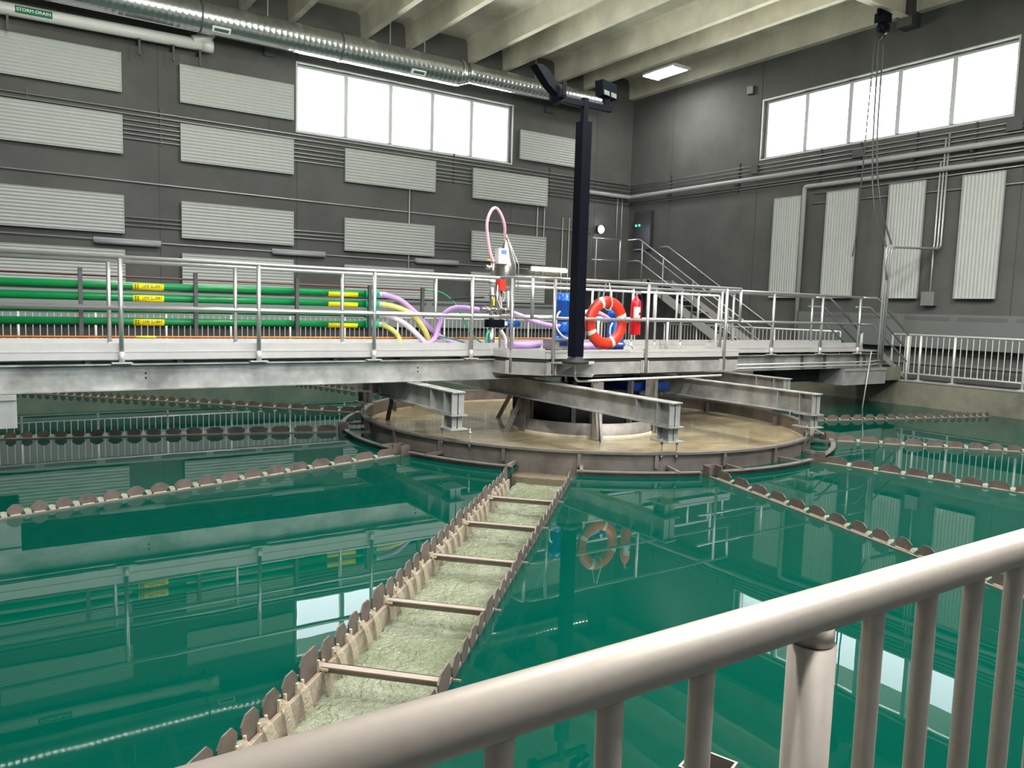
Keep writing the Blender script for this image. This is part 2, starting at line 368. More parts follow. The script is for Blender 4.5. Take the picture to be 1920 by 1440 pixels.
# green water: square with the well cut out, main trough cut out
RW = 3.335
TA = radians(-135); td = Vector((cos(TA), sin(TA), 0)); tn = Vector((-td.y, td.x, 0)); HW = 0.34; Cc = Vector((CX, CY, 0))
def rect_hole_water():
    bm = bmesh.new()
    sq = [(TX0, TY0), (TX1, TY0), (TX1, TY1), (TX0, TY1)]
    # build with a fine fan: angles around the centre; each direction from inner radius to the square
    A = [2*pi*i/360 for i in range(360)]
    beta = math.asin((HW)/RW)
    A = [a for a in A if abs((a-TA+pi) % (2*pi)-pi) > beta]
    A = sorted(A, key=lambda a: (a-TA) % (2*pi))
    A = [TA+beta] + A + [TA-beta+2*pi]
    ins, outs = [], []
    def edge(a):
        c, s_ = cos(a), sin(a); t = 1e9
        if c > 1e-9: t = min(t, (TX1-CX)/c)
        if c < -1e-9: t = min(t, (TX0-CX)/c)
        if s_ > 1e-9: t = min(t, (TY1-CY)/s_)
        if s_ < -1e-9: t = min(t, (TY0-CY)/s_)
        return t
    for i, a in enumerate(A):
        ins.append(Vector((CX+RW*cos(a), CY+RW*sin(a), 0)))
        off = HW if i == 0 else (-HW if i == len(A)-1 else None)
        if off is None:
            # keep rays from entering the trough strip
            L = edge(a); p = Vector((CX+L*cos(a), CY+L*sin(a), 0)); q = (p-Cc).dot(tn); al = (p-Cc).dot(td)
            if al > 0 and abs(q) < HW:
                L = HW/abs(sin(a-TA)); p = Vector((CX+L*cos(a), CY+L*sin(a), 0))
            outs.append(p)
        else:
            o = Cc+tn*off; L = 1e9
            if td.x < 0: L = min(L, (TX0-o.x)/td.x)
            if td.y < 0: L = min(L, (TY0-o.y)/td.y)
            outs.append(o+td*L)
    return ins, outs
ins, outs = rect_hole_water()
n = len(ins)
# corner points are hit only approximately by rays: insert the exact square by replacing near-corner outs
for (cx_, cy_) in ((TX0, TY0), (TX1, TY0), (TX1, TY1), (TX0, TY1)):
    j = min(range(1, n-1), key=lambda i: (outs[i]-Vector((cx_, cy_, 0))).length)
    if (outs[j]-Vector((cx_, cy_, 0))).length < 0.3: outs[j] = Vector((cx_, cy_, 0))
m = MB(); m.add(ins+outs, [(i, i+1, n+i+1, n+i) for i in range(n-1)])
tag(m.build('water', 'tank_water'), 'still green turbid water filling the square tank', 'water', kind='stuff')

# well: cylindrical wall, rim, flange
def ring_mb(mb, r0, r1, z0, z1, a0=0.0, a1=2*pi, seg=96):
    full = abs((a1-a0)-2*pi) < 1e-6; N = max(2, int(seg*(a1-a0)/(2*pi))); vs = []
    for i in range(N+(0 if full else 1)):
        a = a0+(a1-a0)*i/N
        for r, z in ((r0, z0), (r1, z0), (r1, z1), (r0, z1)): vs.append((CX+r*cos(a), CY+r*sin(a), z))
    fs = []; M_ = N if full else N
    cnt = N if full else N+1
    for i in range(M_):
        j = (i+1) % cnt
        for q in range(4): fs.append((i*4+q, j*4+q, j*4+(q+1) % 4, i*4+(q+1) % 4))
    if not full: fs += [(0, 1, 2, 3), tuple((N*4+q) for q in (3, 2, 1, 0))]
    mb.add(vs, fs, False); return mb
well = thing('clarifier_well', 'large round brown steel well in the middle of the green tank', 'round tank', (0, 0, 0))
ring_mb(MB(), R1-0.012, R1+0.012, -0.9, 0.20).build('well_wall', 'ring_steel', well)
o_ = ring_mb(MB(), R1-0.02, R1+0.055, 0.195, 0.222).build('rim', 'rim_steel', well)
ring_mb(MB(), R1-0.016, R1-0.0122, -0.03, 0.022).build('waterline_deposit', 'lime_deposit', well)
# stiffener plates inside and outside the wall
for a in range(0, 360, 15):
    A = radians(a+6); m = MB(); T = TR((CX, CY, 0), A)
    m.box(R1+0.012, R1+0.05, -0.02, 0.02, 0.04, 0.19, T)
    m.build('stiffener', 'ring_steel', well)
for a in range(0, 360, 30):
    T = TR((CX, CY, 0), radians(a+37)); MB().box(R1-0.09, R1-0.012, -0.01, 0.01, -0.1, 0.17, T).build('baffle', 'ring_steel', well)
m = MB(); N = 96; m.add([(CX, CY, 0.004)]+[(CX+(R1-0.012)*cos(2*pi*i/N), CY+(R1-0.012)*sin(2*pi*i/N), 0.004) for i in range(N)], [(0, 1+i, 1+(i+1) % N) for i in range(N)])
tag(m.build('well_water', 'well_water'), 'murky beige lime water inside the round steel well', 'water', kind='stuff')

# collecting ring round the well, cut open where the launders meet it
LA = [-165, -135, -105, -75, -45, -15, 15, 45, 75, 105, 135, 165]
RO = 3.62
ringt = thing('collector_ring', 'narrow brown steel channel ring around the outside of the round well', 'channel', (0, 0, 0))
for a in LA:
    ea = 5.7 if a in (-135,) else 2.2
    eb = 5.7 if a+30 == -135 or (a == -165) else 2.2
    a0, a1 = radians(a+ea), radians(a+30-eb)
    pl = ring_mb(MB(), RO-0.006, RO+0.006, -0.30, 0.05, a0, a1).build('ring_wall', 'ring_steel', ringt)
    ring_mb(MB(), RO-0.012, RO+0.05, 0.042, 0.056, a0, a1).build('ring_lip', 'rim_steel', pl)
m = ring_mb(MB(), R1+0.013, RO-0.006, -0.20, -0.07); m.build('ring_flow', 'ring_water', ringt)
for a in LA:
    for e in (-6.5, 6.5):
        T = TR((CX, CY, 0), radians(a+e)); MB().box(R1+0.01, RO+0.04, -0.018, 0.018, 0.03, 0.065, T).build('strut', 'ring_steel', ringt)
    if a != -135:
        T = TR((CX, CY, 0), radians(a))
        MB().box(RO-0.03, RO+0.10, -0.085, -0.065, -0.1, 0.12, T).box(RO-0.03, RO+0.10, 0.065, 0.085, -0.1, 0.12, T).box(RO-0.03, RO-0.015, -0.07, 0.07, -0.1, 0.12, T).build('outlet_box', 'weir_steel', ringt)

# ------------------------------------------------------------------ weirs
def weir_profile(L0, pitchf, gap, ztop, zlow, zbot):
    """top outline of a notched weir plate along s from 0 to L0"""
    pts = []; s_ = 0.0; centers = []; notches = []
    while s_ < L0-0.08:
        p = pitchf(s_); w = p-gap; c = min(w*0.22, 0.035); a = s_+gap/2; b = s_+gap/2+w
        pts.append([(a+c*1.1, zlow-0.01), (a, zlow+0.034), (a, ztop-0.034), (a+c*1.5, ztop), (b-c*1.5, ztop), (b, ztop-0.034), (b, zlow+0.034), (b-c*1.1, zlow-0.01)])
        notches.append(s_+p); s_ += p
    return pts, notches, s_
def weir_mesh(O, d, nrm, pts, zbot, th=0.006, ztopstrip=0.004):
    """a submerged strip with a row of cut-cornered plates standing on it"""
    m = MB(); a0 = pts[0][0][0]-0.06; a1 = pts[-1][-1][0]+0.06
    def slab(poly, t_):
        n_ = len(poly); vs = []
        for sd in (-0.5, 0.5):
            for s_, z in poly:
                b = O+d*s_+nrm*(t_*sd); vs.append((b.x, b.y, z))
        m.add(vs, [tuple(range(n_))[::-1], tuple(range(n_, 2*n_))]+[(i, (i+1) % n_, n_+(i+1) % n_, n_+i) for i in range(n_)])
    slab([(a0, zbot), (a1, zbot), (a1, ztopstrip), (a0, ztopstrip)], th*0.8)
    for p in pts: slab(p, th)
    return m
names = {-165: 'weir launder running left from the well, the nearest one on the left', 165: 'dark toothed weir launder running left, the second row up from the viewer',
         135: 'weir launder running far left from behind the well to the back wall', 105: 'weir launder behind the well heading for the back curb',
         75: 'weir launder directly behind the well under the bridge', 45: 'weir launder behind the well heading for the far right corner',
         15: 'weir launder right of the well, the one farthest back under the walkway', -15: 'weir launder running right from the well to the concrete wall, beyond the others',
         -45: 'weir launder right of the well, second from the far one', -75: 'weir launder right of the well, crossing the fence reflection', -105: 'weir launder nearest right of the open trough, with bright spilling water'}
def edge_len(a):
    c, s_ = cos(a), sin(a); t = 1e9
    if c > 1e-9: t = min(t, (TX1-CX)/c)
    if c < -1e-9: t = min(t, (TX0-CX)/c)
    if s_ > 1e-9: t = min(t, (TY1-CY)/s_)
    if s_ < -1e-9: t = min(t, (TY0-CY)/s_)
    return t
for a in LA:
    if a == -135: continue
    A = radians(a); d = Vector((cos(A), sin(A), 0)); O = Cc+d*(RO+0.10); L = edge_len(A)-RO-0.25
    nrm = Vector((-d.y, d.x, 0))
    if (nrm.dot(Vector((0, 0, 0))-Cc)) < 0: nrm = -nrm      # towards the photographer's side
    root = thing('weir_launder', names[a], 'launder', O)
    O0 = Vector((0, 0, 0))
    pts, notches, Lr = weir_profile(L, lambda s_: max(0.165, 0.46-0.038*(s_+RO)), 0.055, 0.095, 0.005, -0.2)
    weir_mesh(O0, d, nrm, pts, -0.25).build('weir_plate', 'weir_steel', root)
    b = MB(); T = Matrix.Rotation(A, 4, 'Z'); sgn = 1 if nrm.dot(Vector((-d.y, d.x, 0))) > 0 else -1
    y0, y1 = sorted((sgn*0.045, sgn*0.070)); b.box(-0.02, Lr, y0, y1, -0.32, 0.012, T)
    b.box(-0.02, Lr, min(0, sgn*0.07), max(0, sgn*0.07), -0.36, -0.32, T)
    b.build('channel_side', 'rim_steel', root)
    dp = MB()
    for i in range(len(notches)):
        s1 = notches[i]
        # thin pale line of deposit and overflow under each plate
        p0 = notches[i-1] if i else 0.0
        y0, y1 = sorted((sgn*0.004, sgn*0.016)); dp.box(p0+0.05, s1-0.05, y0, y1, -0.004, 0.010, T)
    dp.build('deposit', 'lime_deposit', root)['kind'] = 'stuff'
    sp = MB()
    for s1 in notches[:-1]:
        g = 0.030
        prof = [(-0.02, 0.040), (0.006, 0.038), (0.028, 0.024), (0.045, 0.0), (0.052, -0.03)]
        vs = []
        for i, (yy, zz) in enumerate(prof):
            gg = g*(1-0.12*i)
            for e in (-gg, 0, gg):
                zz2 = zz+(0.006 if e == 0 else 0); vs.append(T @ Vector((s1+e, sgn*yy, zz2)))
        fs = [(3*i+j, 3*i+j+1, 3*i+j+4, 3*i+j+3) for i in range(len(prof)-1) for j in range(2)]
        sp.add(vs, fs, True)
    q = sp.build('overflow', 'spill_water', root); q['kind'] = 'stuff'

# main open trough
LT = 10.75
root = thing('effluent_trough', 'wide open steel trough with toothed weirs running toward the near left corner', 'trough', Cc)
T = Matrix.Rotation(TA, 4, 'Z')
s0 = R1+0.02
for sd, lab in ((1, None), (-1, None)):
    nrm = tn*sd
    pts = []; s_ = 3.98-0.9*0; notches = []
    k_ = 0
    while s_ < LT-0.1:
        wide = (k_ % 5 == 0); p = 0.224 if wide else 0.169; gap = 0.030; a_ = s_+gap/2; b_ = s_+p-gap/2; c = 0.024; zt = 0.128 if wide else 0.108
        pts.append([(a_+c*1.2, -0.01), (a_, 0.04), (a_, zt-0.038), (a_+c*1.5, zt), (b_-c*1.5, zt), (b_, zt-0.038), (b_, 0.04), (b_-c*1.2, -0.01)])
        s_ += p; notches.append(s_); k_ += 1
    O = tn*(sd*(HW)); weir_mesh(O, td, tn, pts, -0.35, 0.008).build('weir_plate', 'weir_steel', root)
    # trough side wall inside the plate
    y0, y1 = sorted((sd*(HW-0.03), sd*(HW-0.008))); MB().box(3.98, LT, y0, y1, -0.45, -0.015, T).build('side_wall', 'trough_wall', root)
    dp = MB()
    for i in range(len(notches)-1):
        # ragged crusts of deposit at each notch
        for e in (-0.028, 0.028):
            s1 = notches[i]+e; y0, y1 = sorted((sd*(HW-0.016), sd*(HW-0.004)))
            dp.box(s1-0.006, s1+0.006, y0, y1, -0.02, 0.015+0.03*random.random(), T)
    dp.build('deposit', 'lime_deposit', root)['kind'] = 'stuff'
    sp = MB()
    for s1 in notches[:-1]:
        prof = [(0.006, 0.016), (-0.010, 0.016), (-0.028, 0.004), (-0.046, -0.03), (-0.058, -0.075), (-0.066, -0.13), (-0.07, -0.19)]
        w0 = 0.024; vs = []; jit = random.uniform(-0.01, 0.01)
        for i, (yy, zz) in enumerate(prof):
            gg = w0*(1+0.10*i)+0.008*random.random()
            for e in (-gg, -gg*0.4, gg*0.4, gg):
                vs.append(T @ Vector((s1+e+jit*i*0.5, sd*(HW+yy), zz+(0.006 if abs(e) < gg*0.5 else 0)+random.uniform(-0.003, 0.003))))
        sp.add(vs, [(4*i+j, 4*i+j+1, 4*i+j+5, 4*i+j+4) for i in range(len(prof)-1) for j in range(3)], True)
    q = sp.build('overflow', 'spill_water', root); q['kind'] = 'stuff'
for i in range(7):
    s1 = 4.86+0.9*i
    MB().box(s1-0.005, s1+0.045, -HW+0.01, HW-0.01, 0.005, 0.012, T).box(s1-0.005, s1+0.001, -HW+0.01, HW-0.01, -0.04, 0.012, T).build('cross_bar', 'bar_steel', root)
    MB().box(s1-0.01, s1+0.05, HW-0.06, HW-0.01, -0.008, 0.004, T).box(s1-0.01, s1+0.05, -HW+0.01, -HW+0.06, -0.008, 0.004, T).build('deposit', 'lime_deposit', root)['kind'] = 'stuff'
    MB().box(s1-0.004, s1+0.004, HW+0.005, HW+0.045, -0.25, 0.012, T).build('bracket', 'bar_steel', root)
    MB().box(s1-0.004, s1+0.004, -HW-0.045, -HW-0.005, -0.25, 0.012, T).build('bracket', 'bar_steel', root)
MB().box(s0, LT, -HW, HW, -0.5, -0.45, T).build('trough_bottom', 'weir_steel', root)
# water in the trough (grid for a lively surface)
m = MB(); nx, ny = 220, 14; vs = []
for i in range(nx+1):
    for j in range(ny+1):
        s1 = s0+(LT-s0)*i/nx; y = (HW-0.03)*(2*j/ny-1)
        h_ = 0.010*(sin(17*s1+5*y)+sin(29*y+11*s1)+0.7*sin(43*s1-37*y))*0.5
        vs.append(T @ Vector((s1, y, -0.135+h_)))
m.add(vs, [(i*(ny+1)+j, i*(ny+1)+j+1, (i+1)*(ny+1)+j+1, (i+1)*(ny+1)+j) for i in range(nx) for j in range(ny)], True)
tw = m.build('trough_water', 'trough_water', None, Cc); tag(tw, 'rippling yellow green water flowing in the wide open trough', 'water', kind='stuff')

# ------------------------------------------------------------------ centre drum, legs, radial arms
drum = thing('centre_drum', 'short grey concrete-like drum at the middle of the round well', 'drum', (CX, CY, 0))
RD = 1.12
MB().lathe([(RD-0.05, -0.3), (RD, -0.3), (RD, 0.20), (RD-0.05, 0.20), (RD-0.05, -0.3)], 48).build('drum_wall', 'leg_steel', drum)
MB().lathe([(RD+0.001, -0.05), (RD+0.018, -0.05), (RD+0.02, 0.028), (RD+0.001, 0.032)], 48).build('deposit', 'lime_deposit', drum)
MB().lathe([(0.0, 0.05), (RD-0.06, 0.05), (RD-0.06, 0.06), (0.0, 0.06)], 48).build('drum_cover', 'black_rubber', drum)
mixer = thing('mixer_drive', 'dark blue drive unit hanging under the bridge over the drum', 'drive unit', (CX, CY, 0))
MB().lathe([(0.0, 0.07), (0.80, 0.07), (0.80, 0.62), (0.0, 0.62)], 32).build('housing', 'black_rubber', mixer)
MB().box(0.3, 1.05, -0.8, 0.2, 0.62, 0.74).build('gearbox', 'pump_navy', mixer)
MB().lathe([(0.0, 0.62), (0.25, 0.62), (0.25, 0.76), (0.0, 0.76)], 24).build('shaft_housing', 'dark_steel', mixer)
for s1 in (0.3, 1.6, 2.9, 4.2, 5.5):
    T = TR((0, 0, 0), s1-1.6); MB().box(0.83, 0.90, -0.03, 0.03, 0.07, 0.78, T).build('hanger', 'strut_dark', mixer)
for k2 in range(6):
    T = TR((0, 0, 0), radians(-178+60*k2))
    MB().box(RD+0.03, RD+0.04, -0.075, 0.075, -0.3, 0.80, T).box(RD-0.11, RD-0.10, -0.075, 0.075, -0.3, 0.80, T).box(RD-0.10, RD+0.03, -0.005, 0.005, -0.3, 0.80, T).build('drum_leg', 'leg_steel', drum)
    Tb = T @ Matrix.Translation((RD+0.045, 0, 0.50)) @ Matrix.Rotation(radians(-28), 4, 'Y')
    MB().box(-0.006, 0.006, -0.04, 0.04, -0.66, 0, Tb).box(-0.0, 0.05, -0.005, 0.005, -0.66, 0, Tb).build('brace', 'leg_steel', drum)
beams = ((4.46, 7.88, 10.78, 'shortest one crossing under the bridge at the left of the well'), (6.27, 6.14, 12.52, 'long one whose end is nearest the viewer'),
         (8.88, 6.17, 12.49, 'long one right of the drum, its end over the right rim'), (10.54, 7.88, 10.78, 'short one farthest right under the walkway'))
for xb, ya, yb_, nm in beams:
    t = thing('cross_beam', 'galvanised I-beam over the round well, ' + nm, 'steel beam', (xb, ya, 0), 0, 'beams carrying the well')
    L = yb_-ya; zt, zb, ft, fw = 0.80, 0.525, 0.014, 0.085
    MB().box(-0.006, 0.006, 0, L, zb, zt).box(-fw, fw, -0.03, L+0.03, zt-ft, zt).box(-fw, fw, 0, L, zb, zb+ft).build('beam', 'galv', t)
    for yq in (0.0, 0.20, 0.55, L-0.55, L-0.21, L-0.011): MB().box(-fw+0.003, fw-0.003, yq, yq+0.011, zb+ft, zt-ft).build('web_stiffener', 'galv_light', t)
    zlo = 0.36
    for e, sg_ in ((0.0, 1), (L, -1)):
        def Y_(a, b): return sorted((e+sg_*a, e+sg_*b))
        MB().box(-0.11, 0.11, *Y_(-0.05, 0.27), zb-0.014, zb).box(-0.006, 0.006, *Y_(0.01, 0.20), zlo, zb-0.014).box(-0.07, 0.07, *Y_(0.01, 0.02), zlo, zb-0.014).box(-0.07, 0.07, *Y_(0.19, 0.20), zlo, zb-0.014).box(-0.12, 0.12, *Y_(-0.05, 0.26), zlo-0.014, zlo).build('leg_stub', 'galv', t)
        for dx in (-0.085, 0.085):
            xx = xb+dx-CX; yr = -math.sqrt((R1+0.03)**2-xx**2) if sg_ > 0 else math.sqrt((R1+0.03)**2-xx**2); yy = CY+yr-ya
            MB().tube([(dx, yy, zlo+0.02), (dx, yy, 0.13)], 0.008, 6).tube([(dx, yy, 0.19), (dx, yy, 0.165)], 0.018, 6).tube([(dx, yy, zlo-0.02), (dx, yy, zlo-0.045)], 0.018, 6).build('hanger_rod', 'galv_light', t)

t = thing('black_hose', 'black hose dropping from a dark sleeve into the left part of the well', 'hose')
MB().tube(spline([(5.00, 10.95, 0.46), (5.01, 10.95, 0.30), (4.98, 10.96, 0.14), (4.95, 10.97, -0.04)]), 0.035, 8).build('hose', 'black_rubber', t)
MB().box(4.92, 5.08, 10.88, 11.02, 0.42, 0.80).build('sleeve', 'black_rubber', t)
MB().box(4.56, 4.92, 10.70, 10.74, 0.70, 0.74).box(4.90, 4.94, 10.70, 10.95, 0.70, 0.74).build('bracket', 'galv', t)

# ------------------------------------------------------------------ bridge structure
br = thing('bridge', 'galvanised steel walkway bridge crossing the whole tank', 'bridge', (0, 0, 0))
BX0, BX1 = -1.1, 15.25; BY0, BY1 = 9.10, 10.15
def ibeam(m, x0, x1, y, z0, z1, fw=0.075, ft=0.014):
    return m.box(x0, x1, y-0.005, y+0.005, z0, z1).box(x0, x1, y-fw, y+fw, z1-ft, z1).box(x0, x1, y-fw, y+fw, z0, z0+ft)
b1 = ibeam(MB(), BX0, BX1, BY0+0.06, 0.805, 1.09).build('near_beam', 'galv', br)
ibeam(MB(), BX0, BX1, BY1-0.02, 0.805, 1.09).build('far_beam', 'galv', br)
m = MB()
for x in (1.28, 4.56): 
    for z in (0.93, 0.98): m.lathe([(0.0, 0), (0.011, 0), (0.011, 0.002), (0, 0.002)], 10, TR((x, BY0+0.0545, z), rx=radians(90)))
m.build('bolt_hole', 'ink_black', b1)
for x in (10.75, 12.6, 13.3, 14.4, 14.62, 14.9): MB().box(x, x+0.012, BY0-0.005, BY0+0.055, 0.82, 1.076).build('web_stiffener', 'strut_dark', b1)
m = MB(); m.box(BX0, BX1, BY0+0.02, BY1-0.0, 1.125, 1.15)
m.build('deck', 'galv', br)
x = BX0
while x < BX1: MB().box(x, x+0.06, BY0+0.05, BY1, 1.09, 1.125).build('deck_bearer', 'dark_steel', br); x += 0.9
def toeboard(x0, x1, y, name='toe_board'):
    m = MB().box(x0, x1, y-0.006, y+0.004, 1.225, 1.31).box(x0, x1, y-0.018, y+0.004, 1.135, 1.215).box(x0, x1, y-0.022, y+0.004, 1.213, 1.222).box(x0, x1, y-0.010, y+0.004, 1.155, 1.16)
    return m.build(name, 'alu_white', br)
toeboard(BX0, 5.72, BY0+0.02); toeboard(9.95, 14.5, BY0+0.02); toeboard(BX0, BX1, BY1)
# centre platform widening
poly = [(5.72, 9.16), (5.74, 8.82), (6.10, 8.42), (9.95, 8.42), (9.95, 9.16)]
pf = MB().prism(poly, 1.125, 1.15).build('platform_deck', 'galv', br)
def strip(pts, z0, z1, th, m_=None):
    m_ = m_ or MB()
    for (x0, y0), (x1, y1) in zip(pts, pts[1:]):
        d = Vector((x1-x0, y1-y0, 0)); n_ = Vector((d.y, -d.x, 0)).normalized()*th
        v = [Vector((x0, y0, z0)), Vector((x1, y1, z0)), Vector((x1, y1, z0))+n_, Vector((x0, y0, z0))+n_]
        w = [a_+Vector((0, 0, z1-z0)) for a_ in v]; m_.add(v+w, [(0, 1, 2, 3), (7, 6, 5, 4), (0, 4, 5, 1), (1, 5, 6, 2), (2, 6, 7, 3), (3, 7, 4, 0)])
    return m_
edge_ = poly[:4]+[(9.95, 9.10)]
strip(edge_, 0.90, 1.075, 0.01).build('fascia', 'galv', br)
strip(edge_, 1.075, 1.125, 0.004).build('dark_strip', 'black_rubber', br)  # black strip between the fascia and the platform deck
m = strip(edge_, 1.13, 1.205, 0.02); strip(edge_, 1.225, 1.25, 0.008, m); strip(edge_, 1.21, 1.22, 0.024, m); m.build('toe_board', 'alu_white', br)
m = MB()
for x in (6.6, 7.6, 8.6, 9.6): MB().box(x, x+0.08, 8.45, 9.1, 0.92, 1.12).build('platform_bearer', 'dark_steel', br)
for y in (8.5, 11.0): pass
for (x0, x1) in ((-0.84, 0.09), (13.8, 15.25)):
    m = MB().box(x0, x1, 9.02, 9.05, 0.47, 0.75).box(x0, x1, 10.2, 10.23, 0.47, 0.75).box(x0, x0+0.02, 9.05, 10.2, 0.47, 0.75).box(x1-0.02, x1, 9.05, 10.2, 0.47, 0.75).box(x0, x1, 9.0, 10.25, 0.75, 0.80)
    m.build('end_support', 'galv_light', br)
MB().box(15.2, 15.95, 9.1, 10.15, 0.52, 0.80).build('bearing_plinth', 'tank_concrete', br)
MB().box(12.3, 13.7, 9.5, 10.0, 0.52, 0.80).build('shadow_box', 'black_rubber', br)  # dark box standing in for the shadow under the bridge
# mast bracket
m = MB(); m.prism([(6.12, 8.41), (6.95, 8.41), (6.62, 8.02), (6.30, 8.02)], 1.075, 1.09); m.prism([(6.32, 8.4), (6.62, 8.05), (6.95, 8.4)], 0.9, 0.91)
m.add([(6.3, 8.40, 0.92), (6.3, 8.05, 1.07), (6.3, 8.40, 1.07), (6.31, 8.40, 0.92), (6.31, 8.05, 1.07), (6.31, 8.40, 1.07)], [(0, 1, 2), (5, 4, 3), (0, 3, 4, 1), (1, 4, 5, 2), (2, 5, 3, 0)])
m.build('mast_bracket', 'galv', br)

# ------------------------------------------------------------------ handrails
def railing(name, label, top, mid, posts, ztop=2.21, zmid=1.68, r=0.024, mt='alu', side=None, base=1.10, closed_ends=(False, False), extra_z=None, parent=None):
    t = thing(name, label, 'railing', (0, 0, 0))
    MB().tube(rounded([(x, y, ztop) for x, y in top], 0.03, 3), r, 10).build('top_rail', mt, t)
    MB().tube(rounded([(x, y, zmid) for x, y in mid], 0.03, 3), r*0.9, 10).build('mid_rail', mt, t)
    for (x, y) in posts:
        if side:
            p = MB().tube([(x, y, base-0.17), (x, y, ztop-0.01)], r, 10).build('post', mt, t)
            MB().box(x-0.07, x+0.055, y+0.012, y+0.03, base-0.19, base-0.01).box(x-0.06, x-0.045, y-0.02, y+0.012, base-0.19, base-0.01).box(x+0.03, x+0.045, y-0.02, y+0.012, base-0.19, base-0.01).build('mounting_bracket', 'alu_white', p)
        else:
            p = MB().tube([(x, y, base), (x, y, ztop-0.01)], r, 10).build('post', mt, t)
            MB().box(x-0.10, x+0.10, y-0.04, y+0.04, base-0.005, base+0.008).tube([(x, y, base), (x, y, base+0.12)], r*1.25, 10).build('base_plate', 'alu_white', p)
    for i, e in enumerate((0, -1)):
        if closed_ends[i]: MB().tube([(top[e][0], top[e][1], ztop), (top[e][0], top[e][1], zmid)], r, 10).build('end_loop', mt, t)
    return t
YH = 9.07
railing('handrail', 'silver two-rail handrail along the near side of the bridge, left part', [(-1.1, YH), (5.76, YH), (5.80, 8.90), (5.86, 8.42)], [(-1.1, YH), (5.76, YH), (5.80, 8.90), (5.86, 8.42)], [(-0.38, YH), (1.04, YH), (2.47, YH), (3.90, YH), (5.32, YH)], closed_ends=(False, True))
railing('handrail', 'silver two-rail handrail round the front of the centre platform', [(5.70, 8.95), (5.98, 8.40), (9.93, 8.40)], [(5.70, 8.95), (5.98, 8.40), (9.93, 8.40)], [(5.78, 8.78), (6.20, 8.38), (7.90, 8.38), (9.58, 8.38)], side=True, closed_ends=(False, True))
railing('handrail', 'silver two-rail handrail along the near side of the bridge, right part', [(9.95, YH), (14.32, YH)], [(9.95, YH), (14.32, YH)], [(10.25, YH), (11.62, YH), (13.05, YH), (14.27, YH)])
railing('handrail', 'silver two-rail handrail along the far side of the bridge', [(-1.1, 10.15), (14.32, 10.15)], [(-1.1, 10.15), (14.32, 10.15)], [(-0.38, 10.15), (1.04, 10.15), (2.47, 10.15), (3.89, 10.15), (5.33, 10.15), (6.6, 10.15), (8.0, 10.15), (9.2, 10.15), (9.75, 10.15), (10.4, 10.15), (11.8, 10.15), (13.0, 10.15), (14.25, 10.15)], base=1.15, mt='alu')
# far bay of the platform: a second white rail panel
t = thing('rail_gate', 'white framed rail panel on the bridge behind the extinguisher', 'railing')
MB().tube(rounded([(6.55, 9.98, 1.68), (6.55, 9.98, 2.14), (11.2, 9.98, 2.14), (11.2, 9.98, 1.68), (6.55, 9.98, 1.68)], 0.04, 3), 0.022, 8).build('frame', 'white_pipe', t)
for x in (8.15, 8.55, 9.05, 9.55, 10.1, 10.65): MB().tube([(x, 9.98, 1.69), (x, 9.98, 2.13)], 0.02, 8).build('upright', 'white_pipe', t)
for x in (6.6, 8.3, 9.9, 11.15): MB().tube([(x, 9.98, 1.15), (x, 9.98, 1.67)], 0.022, 8).build('post', 'white_pipe', t)
# stair rails down from the bridge end to the floor on the right
for y, lab in ((9.07, 'sloping double stair rail dropping from the near corner of the bridge to the floor'), (10.15, 'sloping double stair rail dropping from the far corner of the bridge to the floor')):
    t = thing('stair_rail', lab, 'railing')
    MB().tube(rounded([(14.3, y, 2.21), (14.85, y, 2.21), (16.1, y, 1.46)], 0.06), 0.022, 8).build('top_rail', 'alu', t)
    MB().tube(rounded([(14.3, y, 1.68), (14.7, y, 1.68), (16.1, y, 0.90)], 0.06), 0.02, 8).build('mid_rail', 'alu', t)
    MB().tube(rounded([(14.25, y+0.08, 2.02), (14.75, y+0.08, 2.02), (16.1, y+0.08, 1.22)], 0.06), 0.018, 8).build('grab_rail', 'conduit', t)
    MB().tube([(16.1, y, 0.5), (16.1, y, 1.48)], 0.03, 8).build('post', 'white_pipe', t)
t = thing('bridge_steps', 'short grey steel steps from the bridge end down to the floor', 'stairs')
for i in range(3): MB().box(15.3+i*0.27, 15.56+i*0.27, 9.15, 10.05, 0.98-i*0.16, 1.01-i*0.16).build('tread', 'galv', t)
for y in (9.12, 10.06):
    m = MB(); m.prism([(15.2, -1.15), (15.2, -1.0), (16.2, -0.5), (16.3, -0.5), (16.3, -0.52)], y-0.01, y+0.01, Matrix(((1, 0, 0, 0), (0, 0, 1, 0), (0, -1, 0, 0), (0, 0, 0, 1)))); m.build('stringer', 'galv', t)

